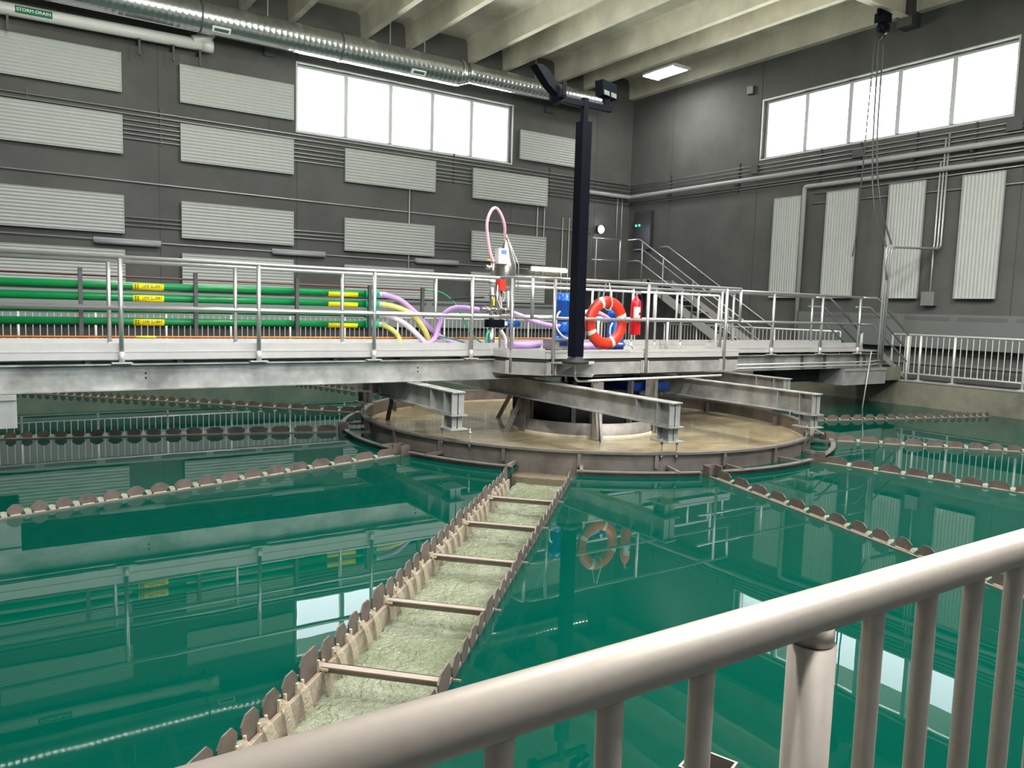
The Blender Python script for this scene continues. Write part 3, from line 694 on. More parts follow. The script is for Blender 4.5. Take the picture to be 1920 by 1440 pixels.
# ------------------------------------------------------------------ picket fences
def fence(label, p0, p1, posts, ztop=1.48, zbot=0.66, step=0.118, rt=0.024, rb=0.0095, loops=(False, False), foot_dir=None, base=FL):
    P0, P1 = Vector((*p0, 0)), Vector((*p1, 0)); d = (P1-P0); L = d.length; d.normalize()
    t = thing('picket_fence', label, 'fence')
    def pt(s_, z): q = P0+d*s_; return (q.x, q.y, z)
    MB().tube([pt(0, ztop), pt(L, ztop)], rt, 10).build('top_rail', 'fence_alu', t)
    MB().tube([pt(0, zbot), pt(L, zbot)], rt*0.75, 8).build('bottom_rail', 'fence_alu', t)
    for i, e in enumerate((0, L)):
        if loops[i]:
            q = -0.07 if e == 0 else 0.07
            MB().tube(rounded([pt(e, ztop), pt(e+q, ztop), pt(e+q, zbot), pt(e, zbot)], 0.07), rt*0.8, 8).build('end_loop', 'fence_alu', t)
    for s_ in posts:
        p = MB().tube([pt(s_, base), pt(s_, ztop-0.01)], rt*1.05, 10).build('post', 'fence_alu', t)
        q = P0+d*s_; MB().box(q.x-0.06, q.x+0.06, q.y-0.06, q.y+0.06, base+0.02, base+0.035).build('foot_plate', 'alu_white', p)
    n_ = int(L/step); cnt = 0
    edges = sorted([0.0]+list(posts)+[L])
    first = None
    for a, b in zip(edges, edges[1:]):
        k2 = max(1, round((b-a)/step))
        for j in range(1, k2):
            x, y, _ = pt(a+(b-a)*j/k2, 0)
            if first is None:
                first = MB().tube([(0, 0, zbot), (0, 0, ztop)], rb, 6, caps=False).build('picket', 'fence_alu', t); first.location = (x, y, 0)
            else:
                c = first.copy(); COL.objects.link(c); c.parent = t; c.location = (x, y, 0)
    return t
fence('long silver picket fence by the back wall behind the green pipes, left half', (-1.1, 17.4), (7.95, 17.4), [1.34+1.3*i for i in range(6)])
fence('long silver picket fence by the back wall behind the pumps, right half', (8.05, 17.4), (15.95, 17.4), [0.05+1.3*i for i in range(7)])
fence('silver picket fence on the concrete curb under the corrugated wall panels, right edge', (16.1, 9.35), (16.1, 1.3), [0.55, 1.25, 2.55, 3.85, 5.15, 6.45, 7.75], loops=(True, False))
fence('silver picket fence section beyond the bridge steps by the long heater', (16.1, 16.4), (16.1, 10.75), [0.05, 1.3, 2.6, 3.9, 5.2], loops=(False, True))
# nearest fence, cropped by the frame
t = thing('picket_fence', 'thick brushed aluminium guard rail with pickets right in the foreground', 'fence')
YF = 0.57
MB().tube([(-1.1, YF, 1.430), (6.0, YF, 1.430)], 0.0275, 32).build('top_rail', 'alu_near', t)
MB().tube([(-1.1, YF, 0.66), (6.0, YF, 0.66)], 0.02, 16).build('bottom_rail', 'alu_near', t)
first = None
for px_ in (0.845-1.82, 0.845, 0.845+1.82, 0.845+3.64):
    p = MB().tube([(px_, YF, 0.5), (px_, YF, 1.39), ], 0.0295, 24).tube([(px_, YF, 1.392), (px_, YF, 1.415)], 0.0262, 24).build('post', 'alu_near', t)
    MB().box(px_-0.07, px_+0.07, YF-0.07, YF+0.07, 0.52, 0.535).build('foot_plate', 'alu_near', p)
xs = []
base0 = 0.845
for b0 in (0.845-1.82, 0.845, 0.845+1.82, 0.845+3.64):
    xs += [b0+0.135*(i)+0.0 for i in range(1, 13)]
for x in xs:
    if x > 5.9: continue
    if first is None:
        first = MB().tube([(0, YF, 0.66), (0, YF, 1.42)], 0.0145, 16, caps=False).build('picket', 'alu_near', t); first.location = (x, 0, 0)
    else:
        c = first.copy(); COL.objects.link(c); c.parent = t; c.location = (x, 0, 0)

# ------------------------------------------------------------------ corrugated wall panels
def wall_panel(w=2.55, h=0.81, ribs=11, depth=0.045):
    """long axis local X, ribs along X, front faces -Y, origin at centre of the back"""
    root = thing('corrugated_panel', '', 'wall panel')
    n_ = ribs*8; vs = []
    for i in range(n_+1):
        z = -h/2+h*i/n_; y = -0.10-depth*0.5*(1-cos(2*pi*ribs*i/n_))*0.5
        vs += [(-w/2, y, z), (w/2, y, z)]
    m = MB(); m.add(vs, [(2*i, 2*i+1, 2*i+3, 2*i+2) for i in range(n_)], True)
    m.box(-w/2, w/2, -0.10, -0.075, -h/2, h/2)
    face = m.build('face', 'acoustic_panel', root)
    MB().box(-w/2-0.012, -w/2, -0.128, -0.06, -h/2-0.008, h/2+0.008).box(w/2, w/2+0.012, -0.128, -0.06, -h/2-0.008, h/2+0.008).box(-w/2, w/2, -0.12, -0.06, h/2, h/2+0.01).box(-w/2, w/2, -0.12, -0.06, -h/2-0.01, -h/2).build('frame', 'acoustic_panel', root)
    for x in (-w/2+0.15, w/2-0.15):
        for z in (-h/2+0.12, h/2-0.12): MB().box(x-0.03, x+0.03, -0.075, 0, z-0.03, z+0.03).build('mounting_bracket', 'dark_steel', root)
    return root
proto = wall_panel()
cols = [('far left', 1.005, (6.61, 5.31, 3.60, 2.42)), ('second', 4.755, (6.60, 5.31, 3.59, 2.42)), ('third', 8.645, (5.29, 3.56, 2.38)), ('fourth', 12.405, (5.26, 3.53, 2.38))]
rows_n = {4: ['topmost', 'second from top', 'third from top', 'lowest'], 3: ['topmost', 'middle', 'lowest']}
used = False
for cn, x, zs in cols:
    for z, rn in zip(zs, rows_n[len(zs)]):
        lab = 'grey horizontally ribbed panel on the back wall, %s of the %s column' % (rn, cn)
        o = proto if not used else dup(proto)
        used = True; o.location = (x, YB, z); tag(o, lab, 'wall panel', 'ribbed panels on the walls')
o = dup(proto); o.location = (13.955, YB, 6.53); tag(o, 'grey ribbed panel between the back window and the room corner, behind the mast', 'wall panel', 'ribbed panels on the walls')
for yc, lab in ((13.01, 'upright grey ribbed panel on the right wall, beside the vertical pipe'), (11.46, 'upright grey ribbed panel on the right wall, second from the corner'), (9.86, 'upright grey ribbed panel on the right wall behind the three conduits'), (8.24, 'upright grey ribbed panel on the right wall nearest the right picture edge'), (5.0, 'upright grey ribbed panel on the right wall beyond the frame')):
    if yc == 5.0: continue
    o = dup(proto); o.location = (XR, yc, 3.56); o.rotation_euler = (0, radians(90), radians(-90)); o.rotation_mode = 'XYZ'
    Mx = Matrix.Translation((XR, yc, 3.56)) @ Matrix(((0, 1, 0, 0), (0, 0, 1, 0), (1, 0, 0, 0), (0, 0, 0, 1)))
    o.matrix_world = Mx; tag(o, lab, 'wall panel', 'ribbed panels on the walls')

# ------------------------------------------------------------------ ducts and big pipes
def duct():
    t = thing('spiral_duct', 'large round galvanised spiral duct under the ceiling along the back wall', 'duct')
    def sect(x0, x1, r, z, y=18.3, pitch=0.13):
        prof = []; x = x0
        while x < x1-pitch:
            prof += [(r, x), (r, x+pitch*0.80), (r+0.0022, x+pitch*0.86), (r+0.0022, x+pitch*0.94)]; x += pitch
        prof.append((r, x1))
        T = Matrix.Translation((0, y, z)) @ Matrix(((0, 0, 1, 0), (1, 0, 0, 0), (0, 1, 0, 0), (0, 0, 0, 1)))
        return MB().lathe(prof, 40, T)
    sect(-2.9, 10.15, 0.32, 7.87).build('large_section', 'duct_metal', t)
    T = Matrix.Translation((0, 18.3, 7.9)) @ Matrix(((0, 0, 1, 0), (1, 0, 0, 0), (0, 1, 0, 0), (0, 0, 0, 1)))
    MB().lathe([(0.325, 10.15), (0.325, 10.2), (0.265, 10.32), (0.262, 10.4)], 40, T).build('reducer', 'duct_metal', t)
    sect(10.38, 15.1, 0.25, 7.93).build('small_section', 'duct_metal', t)
    for x, r, z in ((3.75, 0.335, 7.87), (6.9, 0.335, 7.87), (10.3, 0.29, 7.9)):
        MB().lathe([(r-0.02, x-0.015), (r, x-0.015), (r, x+0.015), (r-0.02, x+0.015)], 40, Matrix.Translation((0, 18.3, z)) @ Matrix(((0, 0, 1, 0), (1, 0, 0, 0), (0, 1, 0, 0), (0, 0, 0, 1)))).build('band', 'duct_band', t)
    for x in (0.5, 2.2, 5.2, 8.2, 9.15, 12.6):
        MB().box(x-0.012, x+0.012, 18.28, 18.32, 8.12, ZC).build('hanger_strap', 'conduit', t)
    for x in (4.15, 8.9):
        T2 = TR((x, 18.3, 7.87), rx=radians(50))
        g = MB().box(-0.19, 0.19, -0.345, -0.315, -0.06, 0.06, T2).build('air_grille', 'ink_white', t)
        MB().box(-0.15, 0.15, -0.349, -0.34, -0.035, 0.035, T2).build('grille_slot', 'grille', g)
    return t
duct()
t = thing('storm_drain_pipe', 'thick white pipe with a green label under the ceiling, upper left', 'pipe')
ys = 18.85
MB().tube([(-3.0, ys, 7.36), (4.05, ys, 7.45)], 0.125, 24).build('pipe', 'white_pipe', t)
MB().tube([(3.9, ys, 7.45), (4.13, ys, 7.455)], 0.135, 24).build('end_cap', 'white_pipe', t)
MB().tube(spline([(3.7, ys-0.02, 7.50), (3.95, ys-0.04, 7.60), (4.08, ys-0.05, 7.74), (4.12, ys-0.05, 7.92)], 5), 0.115, 20).build('wye', 'white_pipe', t)
lb = MB(); seg = 8
vs = []
for x in (0.40, 1.02):
    zc = 7.36+(x+3.0)*0.09/7.05
    for i in range(seg+1):
        a = radians(-95-38+76*i/seg-10); vs.append((x, ys+0.1262*cos(a), zc+0.1262*sin(a)*0.0-0.1262*cos(a+pi/2)*0))
vs = []
for x in (0.38, 1.02):
    zc = 7.36+(x+3.0)*0.0128
    for i in range(seg+1):
        a = radians(150+65*i/seg); vs.append((x, ys+0.1263*cos(a), zc+0.1263*sin(a)))
lb.add(vs, [(i, i+1, seg+2+i, seg+1+i) for i in range(seg)], True); lbo = lb.build('pipe_label', 'green_label', t); lbo['label'] = 'green label reading STORM DRAIN'
text('lettering', 'STORM DRAIN', 0.085, 'ink_white', lbo, (0.70, ys-0.1275, 7.405), (radians(90), radians(-0.7), 0), 1.05)
for x in (0.25, 2.62, 3.30, 3.85):
    m = MB().box(x-0.02, x+0.02, 18.80, 18.86, 6.98, 7.34).box(x-0.02, x+0.02, 18.86, YB-0.001, 7.26, 7.31).box(x-0.03, x+0.03, 18.79, 18.9, 7.30, 7.33)
    m.build('support_strut', 'dark_steel', t)

# conduits on the back wall
zsb = [5.89, 5.79, 5.67, 5.56, 5.46, 5.37, 5.27]
yc_ = YB-0.045
for i, z in enumerate(zsb):
    r = 0.016 if i not in (0, 1) else 0.018
    o = MB().tube([(-2.9, yc_, z), (XR-0.08, yc_, z-0.05)], r, 8).build('conduit', 'conduit')
    tag(o, 'thin steel conduit across the upper back wall, %s of the seven together' % ORD[i], 'conduit', 'upper conduits on the back wall')
for i, z in enumerate((3.56, 3.47, 3.38)):
    o = MB().tube([(1.8, yc_, z), (11.3, yc_, z)], 0.015, 8).build('conduit', 'conduit')
    tag(o, 'thin steel conduit low on the back wall linking the third panel row, %s of three' % ('top', 'middle', 'bottom')[i], 'conduit', 'middle conduits on the back wall')
tag(MB().tube([(-2.9, yc_, 4.37), (16.0, yc_, 4.23)], 0.016, 8).build('conduit', 'conduit_light'), 'single thin conduit running alone across the middle of the back wall', 'conduit')
tag(MB().tube([(-2.9, yc_, 3.06), (13.1, yc_, 2.97)], 0.013, 8).build('conduit', 'conduit_light'), 'thin conduit linking the grey tube lamps on the back wall', 'conduit')
tag(MB().tube([(9.18, yc_-0.03, 4.88), (9.18, yc_-0.03, 2.1)], 0.018, 8).build('conduit', 'conduit_light'), 'short vertical conduit joining two panels in the third column', 'conduit')
for x in (0.55, 3.08, 5.51, 10.54, 13.82):
    m = MB().box(x-0.018, x+0.018, YB-0.028, YB, 5.18, 6.0)
    tag(m.build('strut_bracket', 'dark_steel'), 'dark strut holding the upper conduits at %s' % {0.55: 'the far left above the ribbed panels', 3.08: 'the gap between the first two panel columns', 5.51: 'the left edge of the back window', 10.54: 'the space under the back window', 13.82: 'the right of the back window behind the mast'}[x], 'bracket', 'struts on the back wall')
for x, w, lab in ((5.35, 0.25, 'small dark junction box above the left end of the back window'), (13.55, 0.3, 'small dark junction box above the right end of the back window')):
    tag(MB().box(x, x+w, YB-0.08, YB, 7.58, 7.78).build('junction_box', 'strut_dark'), lab, 'electrical box')
# conduits on the right wall
xc_ = XR-0.045
for i, (z, r) in enumerate(((5.78, 0.014), (5.68, 0.016), (5.58, 0.014))):
    tag(MB().tube([(xc_, 1.0, z), (xc_, YB-0.05, z+0.02)], r, 8).build('conduit', 'conduit'), 'thin conduit under the right window above the fat pipe, %s of three' % ('top', 'middle', 'bottom')[i], 'conduit', 'upper conduits on the right wall')
for i, z in enumerate((5.27, 5.20)):
    tag(MB().tube([(xc_, 1.0, z), (xc_, YB-0.05, z+0.02)], 0.015, 8).build('conduit', 'conduit'), 'thin conduit just below the fat pipe on the right wall, %s of the pair' % ('upper', 'lower')[i], 'conduit', 'lower conduits on the right wall')
tag(MB().tube(rounded([(XR-0.12, 1.0, 5.41), (XR-0.12, YB-0.12, 5.44), (14.9, YB-0.12, 5.44)], 0.1), 0.062, 14).build('pipe', 'pipe_painted'), 'fat grey pipe running round the room corner under the right window', 'pipe')
tag(MB().tube(rounded([(XR-0.13, 1.0, 5.02), (XR-0.13, 12.50, 5.04), (XR-0.13, 12.50, 1.2)], 0.08), 0.055, 14).build('pipe', 'pipe_painted'), 'grey pipe that turns down beside the first upright ribbed panel', 'pipe')
tag(MB().tube(rounded([(xc_, 7.0, 4.92), (xc_, 12.3, 4.86)], 0.05), 0.014, 8).build('conduit', 'conduit'), 'thin conduit behind the tops of the upright ribbed panels', 'conduit')
tag(MB().tube(rounded([(xc_, 5.0, 4.55), (xc_, 12.3, 4.62)], 0.05), 0.012, 8).build('conduit', 'conduit'), 'thinnest conduit crossing behind the upright ribbed panels', 'conduit')
for y, lab in ((17.32, 'by the room corner'), (14.70, 'left of the right window'), (12.16, 'under the first window pane'), (9.75, 'under the fourth window pane'), (8.5, 'under the last window pane'), (11.1, 'under the second window pane')):
    m = MB().box(XR-0.03, XR, y-0.02, y+0.02, 5.14, 5.93).box(XR-0.19, XR-0.03, y-0.02, y+0.02, 5.30, 5.34)
    tag(m.build('strut_bracket', 'dark_steel'), 'dark strut bracket carrying the pipes on the right wall, ' + lab, 'bracket', 'struts on the right wall')
for y, z, w, lab in ((11.0, 5.58, 0.28, 'dark junction box behind the hoist chains under the right window'), (14.05, 5.60, 0.24, 'dark junction box just left of the right window sill'), (14.35, 7.72, 0.2, 'dark junction box above the left end of the right window'), (7.6, 5.62, 0.3, 'dark junction box under the right end of the right window')):
    tag(MB().box(XR-0.09, XR-0.001, y, y+w, z, z+0.2).build('junction_box', 'strut_dark'), lab, 'electrical box')
# power feed: three conduits down the wall, across to the bridge end and down
t = thing('power_conduits', 'three silver conduits dropping down the right wall and bridging across to the walkway end', 'conduit')
for i, dy in enumerate((0.0, 0.07, 0.14)):
    top = (5.78, 5.68, 5.2)[i]
    MB().tube(rounded([(xc_-0.03, 9.02+dy, top), (xc_-0.03, 9.02+dy, 3.34), (15.12-0.06*i, 9.02+dy*0.3, 3.26+0.0*i), (15.10-0.07*i, 9.04, 0.9)], 0.13, 6), 0.02 if i else 0.024, 8).build('conduit', ('conduit', 'conduit_light', 'conduit_light')[i], t)
MB().tube(rounded([(15.0, 9.02, 3.22), (14.93, 9.02, 2.95), (15.03, 9.02, 2.6)], 0.1), 0.02, 8).build('flexible_conduit', 'conduit', t)
MB().box(15.08, 15.14, 9.05, 9.11, 0.6, 2.3).build('post', 'galv', t)
m = MB().box(XR-0.16, XR, 9.03, 9.32, 2.12, 2.42).build('electrical_box', 'steel_box'); tag(m, 'small square metal switch box on the right wall above the heater', 'electrical box')
tag(MB().tube([(xc_-0.03, 9.17, 3.4), (xc_-0.03, 9.17, 2.42)], 0.018, 8).build('conduit', 'conduit_light'), 'short silver conduit entering the switch box from above', 'conduit')
# conduits along the right bridge beam and below the platform
for i, (z, x0) in enumerate(((0.93, 10.65), (0.865, 9.3))):
    tag(MB().tube(rounded([(x0, 9.02, z), (14.6, 9.02, z+0.0), (15.0, 9.02, z+0.02)], 0.05), 0.016, 8).build('conduit', 'conduit_light'), 'pale conduit clipped along the right bridge beam, %s one' % ('upper', 'lower')[i], 'conduit', 'conduits on the bridge beam')
tag(MB().tube(rounded([(6.51, 8.30, 1.07), (6.53, 8.30, 0.825), (9.45, 8.30, 0.84)], 0.09, 6), 0.018, 10).build('conduit', 'white_pipe'), 'white conduit curving out below the mast and under the platform', 'conduit')
tag(MB().tube([(14.62, 8.98, 1.15), (14.35, 8.95, -0.3)], 0.012, 8).build('sample_tube', 'conduit_light'), 'thin pale tube hanging from the bridge into the green water on the right', 'tube')

# ------------------------------------------------------------------ heaters and lamps on the walls
def heater(axis, a0, a1, name_label):
    t = thing('convector_heater', name_label, 'heater')
    def bx(m, u0, u1, d0, d1, z0, z1):
        return m.box(u0, u1, YB-d1, YB-d0, z0, z1) if axis == 'y' else m.box(XR-d1, XR-d0, u0, u1, z0, z1)
    bx(MB(), a0, a1, 0, 0.20, 1.20, 1.93).build('body', 'heater_light_baked' if axis == 'y' else 'heater_grey', t)
    n_ = int((a1-a0)/1.15)
    for i in range(n_):
        u = a0+0.1+i*1.15
        m = MB(); bx(m, u, u+0.98, 0.2, 0.204, 1.80, 1.875); m.build('grille', 'grille', t)
    bx(MB(), a0, a1, 0, 0.03, 0.82, 0.88).build('wall_rail', 'heater_grey', t)
    return t
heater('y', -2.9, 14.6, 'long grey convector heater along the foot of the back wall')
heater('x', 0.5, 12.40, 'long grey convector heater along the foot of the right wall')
for x, lab, lit in ((2.36, 'unlit grey tube lamp on the back wall, farthest left of the row', 0), (6.19, 'unlit grey tube lamp on the back wall, second in the row', 0), (10.05, 'unlit grey tube lamp on the back wall, third in the row', 0), (13.86, 'glowing tube lamp on the back wall beside the mast', 1)):
    t = thing('tube_lamp', lab, 'lamp', (x, YB, 3.0), 0, 'tube lamps on the back wall')
    MB().box(-0.67, 0.67, -0.09, 0, -0.03, 0.075).build('housing', 'fixture_grey', t)
    n_ = 10; vs = []
    for xx in (-0.65, 0.65):
        for i in range(n_+1):
            a = pi*i/n_; vs.append((xx, -0.09-0.07*sin(a), -0.015+0.055*cos(a)-0.0))
    m = MB(); m.add(vs, [(i, i+1, n_+2+i, n_+1+i) for i in range(n_)]+[tuple(range(n_+1)), tuple(range(n_+1, 2*n_+2))[::-1]], True)
    m.build('lens', 'lamp_warm' if lit else 'fixture_grey', t)

# ceiling light fixtures (the lit one in view; the others unseen, added to light the hall)
def ceiling_fixture(loc, lab):
    t = thing('ceiling_light', lab, 'lamp', loc, 0, 'linear ceiling lights')
    MB().box(-0.32, 0.32, -0.62, 0.62, 0.0, 0.05).box(-0.32, 0.32, -0.62, -0.60, -0.04, 0.0).box(-0.32, 0.32, 0.60, 0.62, -0.04, 0.0).build('housing', 'white_plastic', t)
    for x in (-0.2, 0.0, 0.2): MB().tube([(x, -0.58, -0.02), (x, 0.58, -0.02)], 0.03, 8).build('tube', 'tube_light', t)
    MB().tube([(0, 0.55, 0.05), (0, 0.55, ZC-loc[2])], 0.01, 6).tube([(0, -0.55, 0.05), (0, -0.55, ZC-loc[2])], 0.01, 6).build('hanger', 'conduit', t)
    return t
ceiling_fixture((15.55, 16.2, 8.42), 'lit linear light fixture under the concrete ceiling beams near the corner')
LP = 480
area('fixture_glow', (15.55, 16.2, 8.33), (0, 0, 0), 0.6, 1.2, 110, (1, 0.98, 0.95))
for (x, y, lab) in ((8.0, 7.2, 'added unseen ceiling light over the middle of the tank'), (10.2, 3.6, 'added unseen ceiling light over the right part of the tank'),
                    (0.4, 4.5, 'added unseen ceiling light over the near left part of the tank'), (0.9, 13.3, 'added unseen ceiling light over the far left part of the tank'),
                    (5.6, 12.9, 'added unseen ceiling light beyond the bridge over the tank'), (1.4, -0.6, 'added unseen ceiling light above the near left walkway'),
                    (7.6, -0.6, 'added unseen ceiling light above the near walkway, middle'), (10.8, -0.6, 'added unseen ceiling light above the near right walkway')):
    ceiling_fixture((x, y, 8.42), lab)
    area('fixture_glow', (x, y, 8.33), (0, 0, 0), 0.6, 1.2, LP*(0.42 if y > 10 else 1.0), (1, 0.97, 0.92))  # glow of the added out-of-view lights

# corner flood lamp, green indicator
t = thing('flood_lamp', 'dazzling white flood lamp near the far corner', 'lamp', (15.72, 19.0, 4.33))
MB().box(-0.14, 0.14, -0.05, 0.06, -0.11, 0.11).build('housing', 'dark_steel', t)
MB().lathe([(0.0, -0.06), (0.07, -0.055), (0.11, -0.03), (0.12, 0.0)], 20, TR((0, -0.05, 0), rx=radians(-90)) @ Matrix.Scale(-1, 4, (0, 0, 1))).build('lens', 'lamp_star', t)
MB().box(-0.02, 0.02, 0.06, 0.17, -0.02, 0.02).build('wall_arm', 'dark_steel', t)
t = thing('indicator_panel', 'dark control cabinet in the corner with two green lights', 'cabinet', (XR-0.005, 18.45, 4.3))
MB().box(-0.14, 0, -0.45, 0.3, -0.55, 0.65).build('cabinet', 'dark_steel', t)
for y in (0.05, 0.2): MB().lathe([(0, 0), (0.035, 0), (0.03, 0.02), (0, 0.03)], 14, TR((-0.14, y, 0.22), ry=radians(-90))).build('green_light', 'led_green', t)

# hoist, chains and monorail
t = thing('monorail_beam', 'concrete coloured hoist beam under the ceiling at the upper right', 'beam')
m = MB().box(14.2, XR-0.02, 10.00, 10.02+0.005, 8.34, 8.9); m = MB().box(14.9, XR-0.02, 10.06, 10.075, 8.40, 8.86).box(14.9, XR-0.02, 9.98, 10.155, 8.385, 8.40).box(14.9, XR-0.02, 9.98, 10.155, 8.86, 8.875)
m.build('beam', 'concrete', t)
MB().box(XR-0.35, XR-0.001, 9.9, 10.25, 8.2, 8.95).build('end_box', 'strut_dark', t)  # dark box where the beam meets the wall
MB().box(15.3, 15.34, 10.0, 10.13, 8.875, ZC).build('hanger', 'dark_steel', t)
t = thing('chain_hoist', 'black chain hoist hanging from the ceiling rail at the upper right', 'hoist', (15.95, 10.10, 8.12))
MB().box(-0.13, 0.13, -0.12, 0.12, -0.02, 0.18).box(-0.2, 0.2, -0.03, 0.03, 0.12, 0.25).build('trolley', 'black_gloss', t)
MB().lathe([(0.0, -0.09), (0.11, -0.09), (0.14, -0.05), (0.14, 0.05), (0.11, 0.09), (0.0, 0.09)], 20, TR((0, -0.02, -0.12), rx=radians(90))).build('hoist_body', 'black_gloss', t)
MB().lathe([(0.0, 0), (0.05, -0.01), (0.06, -0.1), (0.02, -0.16), (0, -0.16)], 12, TR((-0.06, 0, -0.2))).build('chain_bag', 'black_rubber', t)
def chain(x, y, z0, z1, r=0.022, x1=None, y1=None):
    m = MB(); n_ = int((z0-z1)/0.07); x1 = x if x1 is None else x1; y1 = y if y1 is None else y1
    for i in range(n_):
        f_ = i/n_; zz = z0+(z1-z0)*(i+0.5)/n_; cx_ = x+(x1-x)*f_; cy_ = y+(y1-y)*f_
        T_ = TR((cx_, cy_, zz), (pi/2)*(i % 2)); pts = []
        for k2 in range(8):
            a = 2*pi*k2/8; pts.append(T_ @ Vector((r*0.6*cos(a), 0, 0.042*sin(a))))
        m.tube(pts, 0.009, 4, closed=True)
    return m
chain(0.0, 0.15, -0.2, -4.5, x1=0.05, y1=0.30).build('load_chain', 'chain', t)
MB().tube(spline([(0.05, -0.02, -0.2), (0.03, -0.05, -2.5), (0.0, -0.25, -3.8), (-0.3, -0.75, -4.75)]), 0.018, 6).build('control_cable', 'chain', t)
MB().tube(spline([(-0.02, 0.05, -0.2), (-0.04, 0.0, -2.5), (-0.08, -0.15, -3.8), (-0.4, -0.7, -4.8)]), 0.018, 6).build('control_cable', 'chain', t)
MB().tube([(0.05, 0.30, -4.5), (0.02, 0.34, -4.95)], 0.012, 6).build('chain_end', 'chain', t)

# ------------------------------------------------------------------ corner stairs and landing
t = thing('access_stairs', 'steel stair with landing in the far corner beside the right wall', 'stairs')
ym = 17.05
MB().box(16.05, XR-0.02, ym, 18.6, 2.70, 2.76).build('landing', 'galv', t)
MB().box(15.99, 16.05, ym-0.1, 18.6, 2.55, 2.78).build('landing_edge', 'steel_box', t)
def yz_prism(m, poly, x0, x1):   # polygon in (y,z)
    n_ = len(poly); vs = [(x, p[0], p[1]) for x in (x0, x1) for p in poly]
    return m.add(vs, [tuple(range(n_)), tuple(range(n_, 2*n_))[::-1]]+[(i, n_+i, n_+(i+1) % n_, (i+1) % n_) for i in range(n_)])
slope = (2.70-0.5)/(ym-13.15)
for x in (15.99, XR-0.03): yz_prism(MB(), [(ym+0.02, 2.78), (ym+0.02, 2.52), (13.35, 0.525), (13.0, 0.525), (13.0, 0.62)], x, x+0.02).build('stringer', 'alu_white', t)
for i in range(12):
    z = 2.70-(i+1)*2.2/13; y = ym-(i+1)*(ym-13.1)/13
    MB().box(16.01, XR-0.03, y, y+0.27, z-0.03, z).build('tread', 'galv', t)
for q in (17.1, 18.5): MB().tube([(16.08, q, 0.525), (16.08, q, 2.7)], 0.04, 10).build('column', 'steel_box', t)
xr = 15.97
t = thing('stair_handrail', 'silver outer handrail of the corner stair with its landing guard', 'railing')
MB().tube(rounded([(xr, 17.95, 3.96), (xr, 17.45, 3.96), (xr, 13.0, 1.44)], 0.08), 0.022, 8).build('top_rail', 'alu', t)
MB().tube(rounded([(xr, 17.95, 3.32), (xr, 17.45, 3.32), (xr, 13.0, 0.86)], 0.08), 0.02, 8).build('mid_rail', 'alu', t)
MB().tube(rounded([(xr+0.05, 17.75, 3.66), (xr+0.05, 17.35, 3.66), (xr+0.05, 12.9, 1.17)], 0.08), 0.018, 8).build('grab_rail', 'alu', t)
for y in (17.30, 16.40, 15.20, 13.9, 13.05):
    zt = 3.96 if y > 17.4 else 3.96-(17.45-y)*0.566; MB().tube([(xr, y, zt-1.22), (xr, y, zt)], 0.022, 8).build('post', 'alu', t)
t = thing('landing_rail', 'silver guard rail at the left side of the stair landing', 'railing')
MB().tube([(xr, 18.3, 2.70), (xr, 18.3, 4.0)], 0.022, 8).build('post', 'alu', t)
MB().tube([(xr-0.95, 18.3, 2.70), (xr-0.95, 18.3, 3.98)], 0.022, 8).build('post', 'alu', t)
MB().tube([(xr-1.1, 18.3, 3.97), (xr, 18.3, 3.98)], 0.02, 8).build('top_rail', 'alu', t)
MB().tube([(xr-1.1, 18.3, 3.33), (xr, 18.3, 3.34)], 0.02, 8).build('mid_rail', 'alu', t)
t = thing('landing_platform', 'wooden edged platform behind the corner landing rail', 'platform')
MB().box(14.9, 16.0, 17.9, 18.8, 2.62, 2.70).build('deck', 'galv_light', t)
for x in (14.95, 15.9): MB().tube([(x, 18.0, 0.5), (x, 18.0, 2.62)], 0.04, 8).build('column', 'steel_box', t)
t = thing('wall_handrail', 'sloping handrail fixed to the right wall above the corner stair', 'railing')
MB().tube(rounded([(XR-0.09, 17.6, 3.80), (XR-0.09, 17.25, 3.80), (XR-0.09, 13.2, 1.48)], 0.05), 0.02, 8).build('rail', 'alu', t)
for y in (17.3, 15.9, 14.4, 13.4):
    z = 3.80-(17.25-y)*0.573 if y < 17.25 else 3.8; MB().tube([(XR, y, z-0.07), (XR-0.06, y, z-0.07), (XR-0.09, y, z)], 0.01, 6).build('bracket', 'alu', t)
t = thing('fire_extinguisher', 'small red fire extinguisher on the floor under the corner stair', 'fire extinguisher', (16.25, 12.9, FL), 0)
# vertical conduits near the corner
for i, (x, z0, z1) in enumerate(((13.4, 2.2, 5.35), (13.65, 2.2, 5.3), (14.35, 0.6, 4.6), (14.6, 0.6, 4.6), (14.8, 0.6, 4.6), (16.5, 4.0, 5.4), (16.7, 3.9, 5.4))):
    tag(MB().tube([(x, YB-0.04, z0), (x, YB-0.04, z1)], 0.016, 6).build('conduit', 'conduit_light'), 'vertical conduit on the back wall near the corner, %s from the left' % ('first', 'second', 'third', 'fourth', 'fifth', 'sixth', 'last')[i], 'conduit', 'vertical corner conduits')

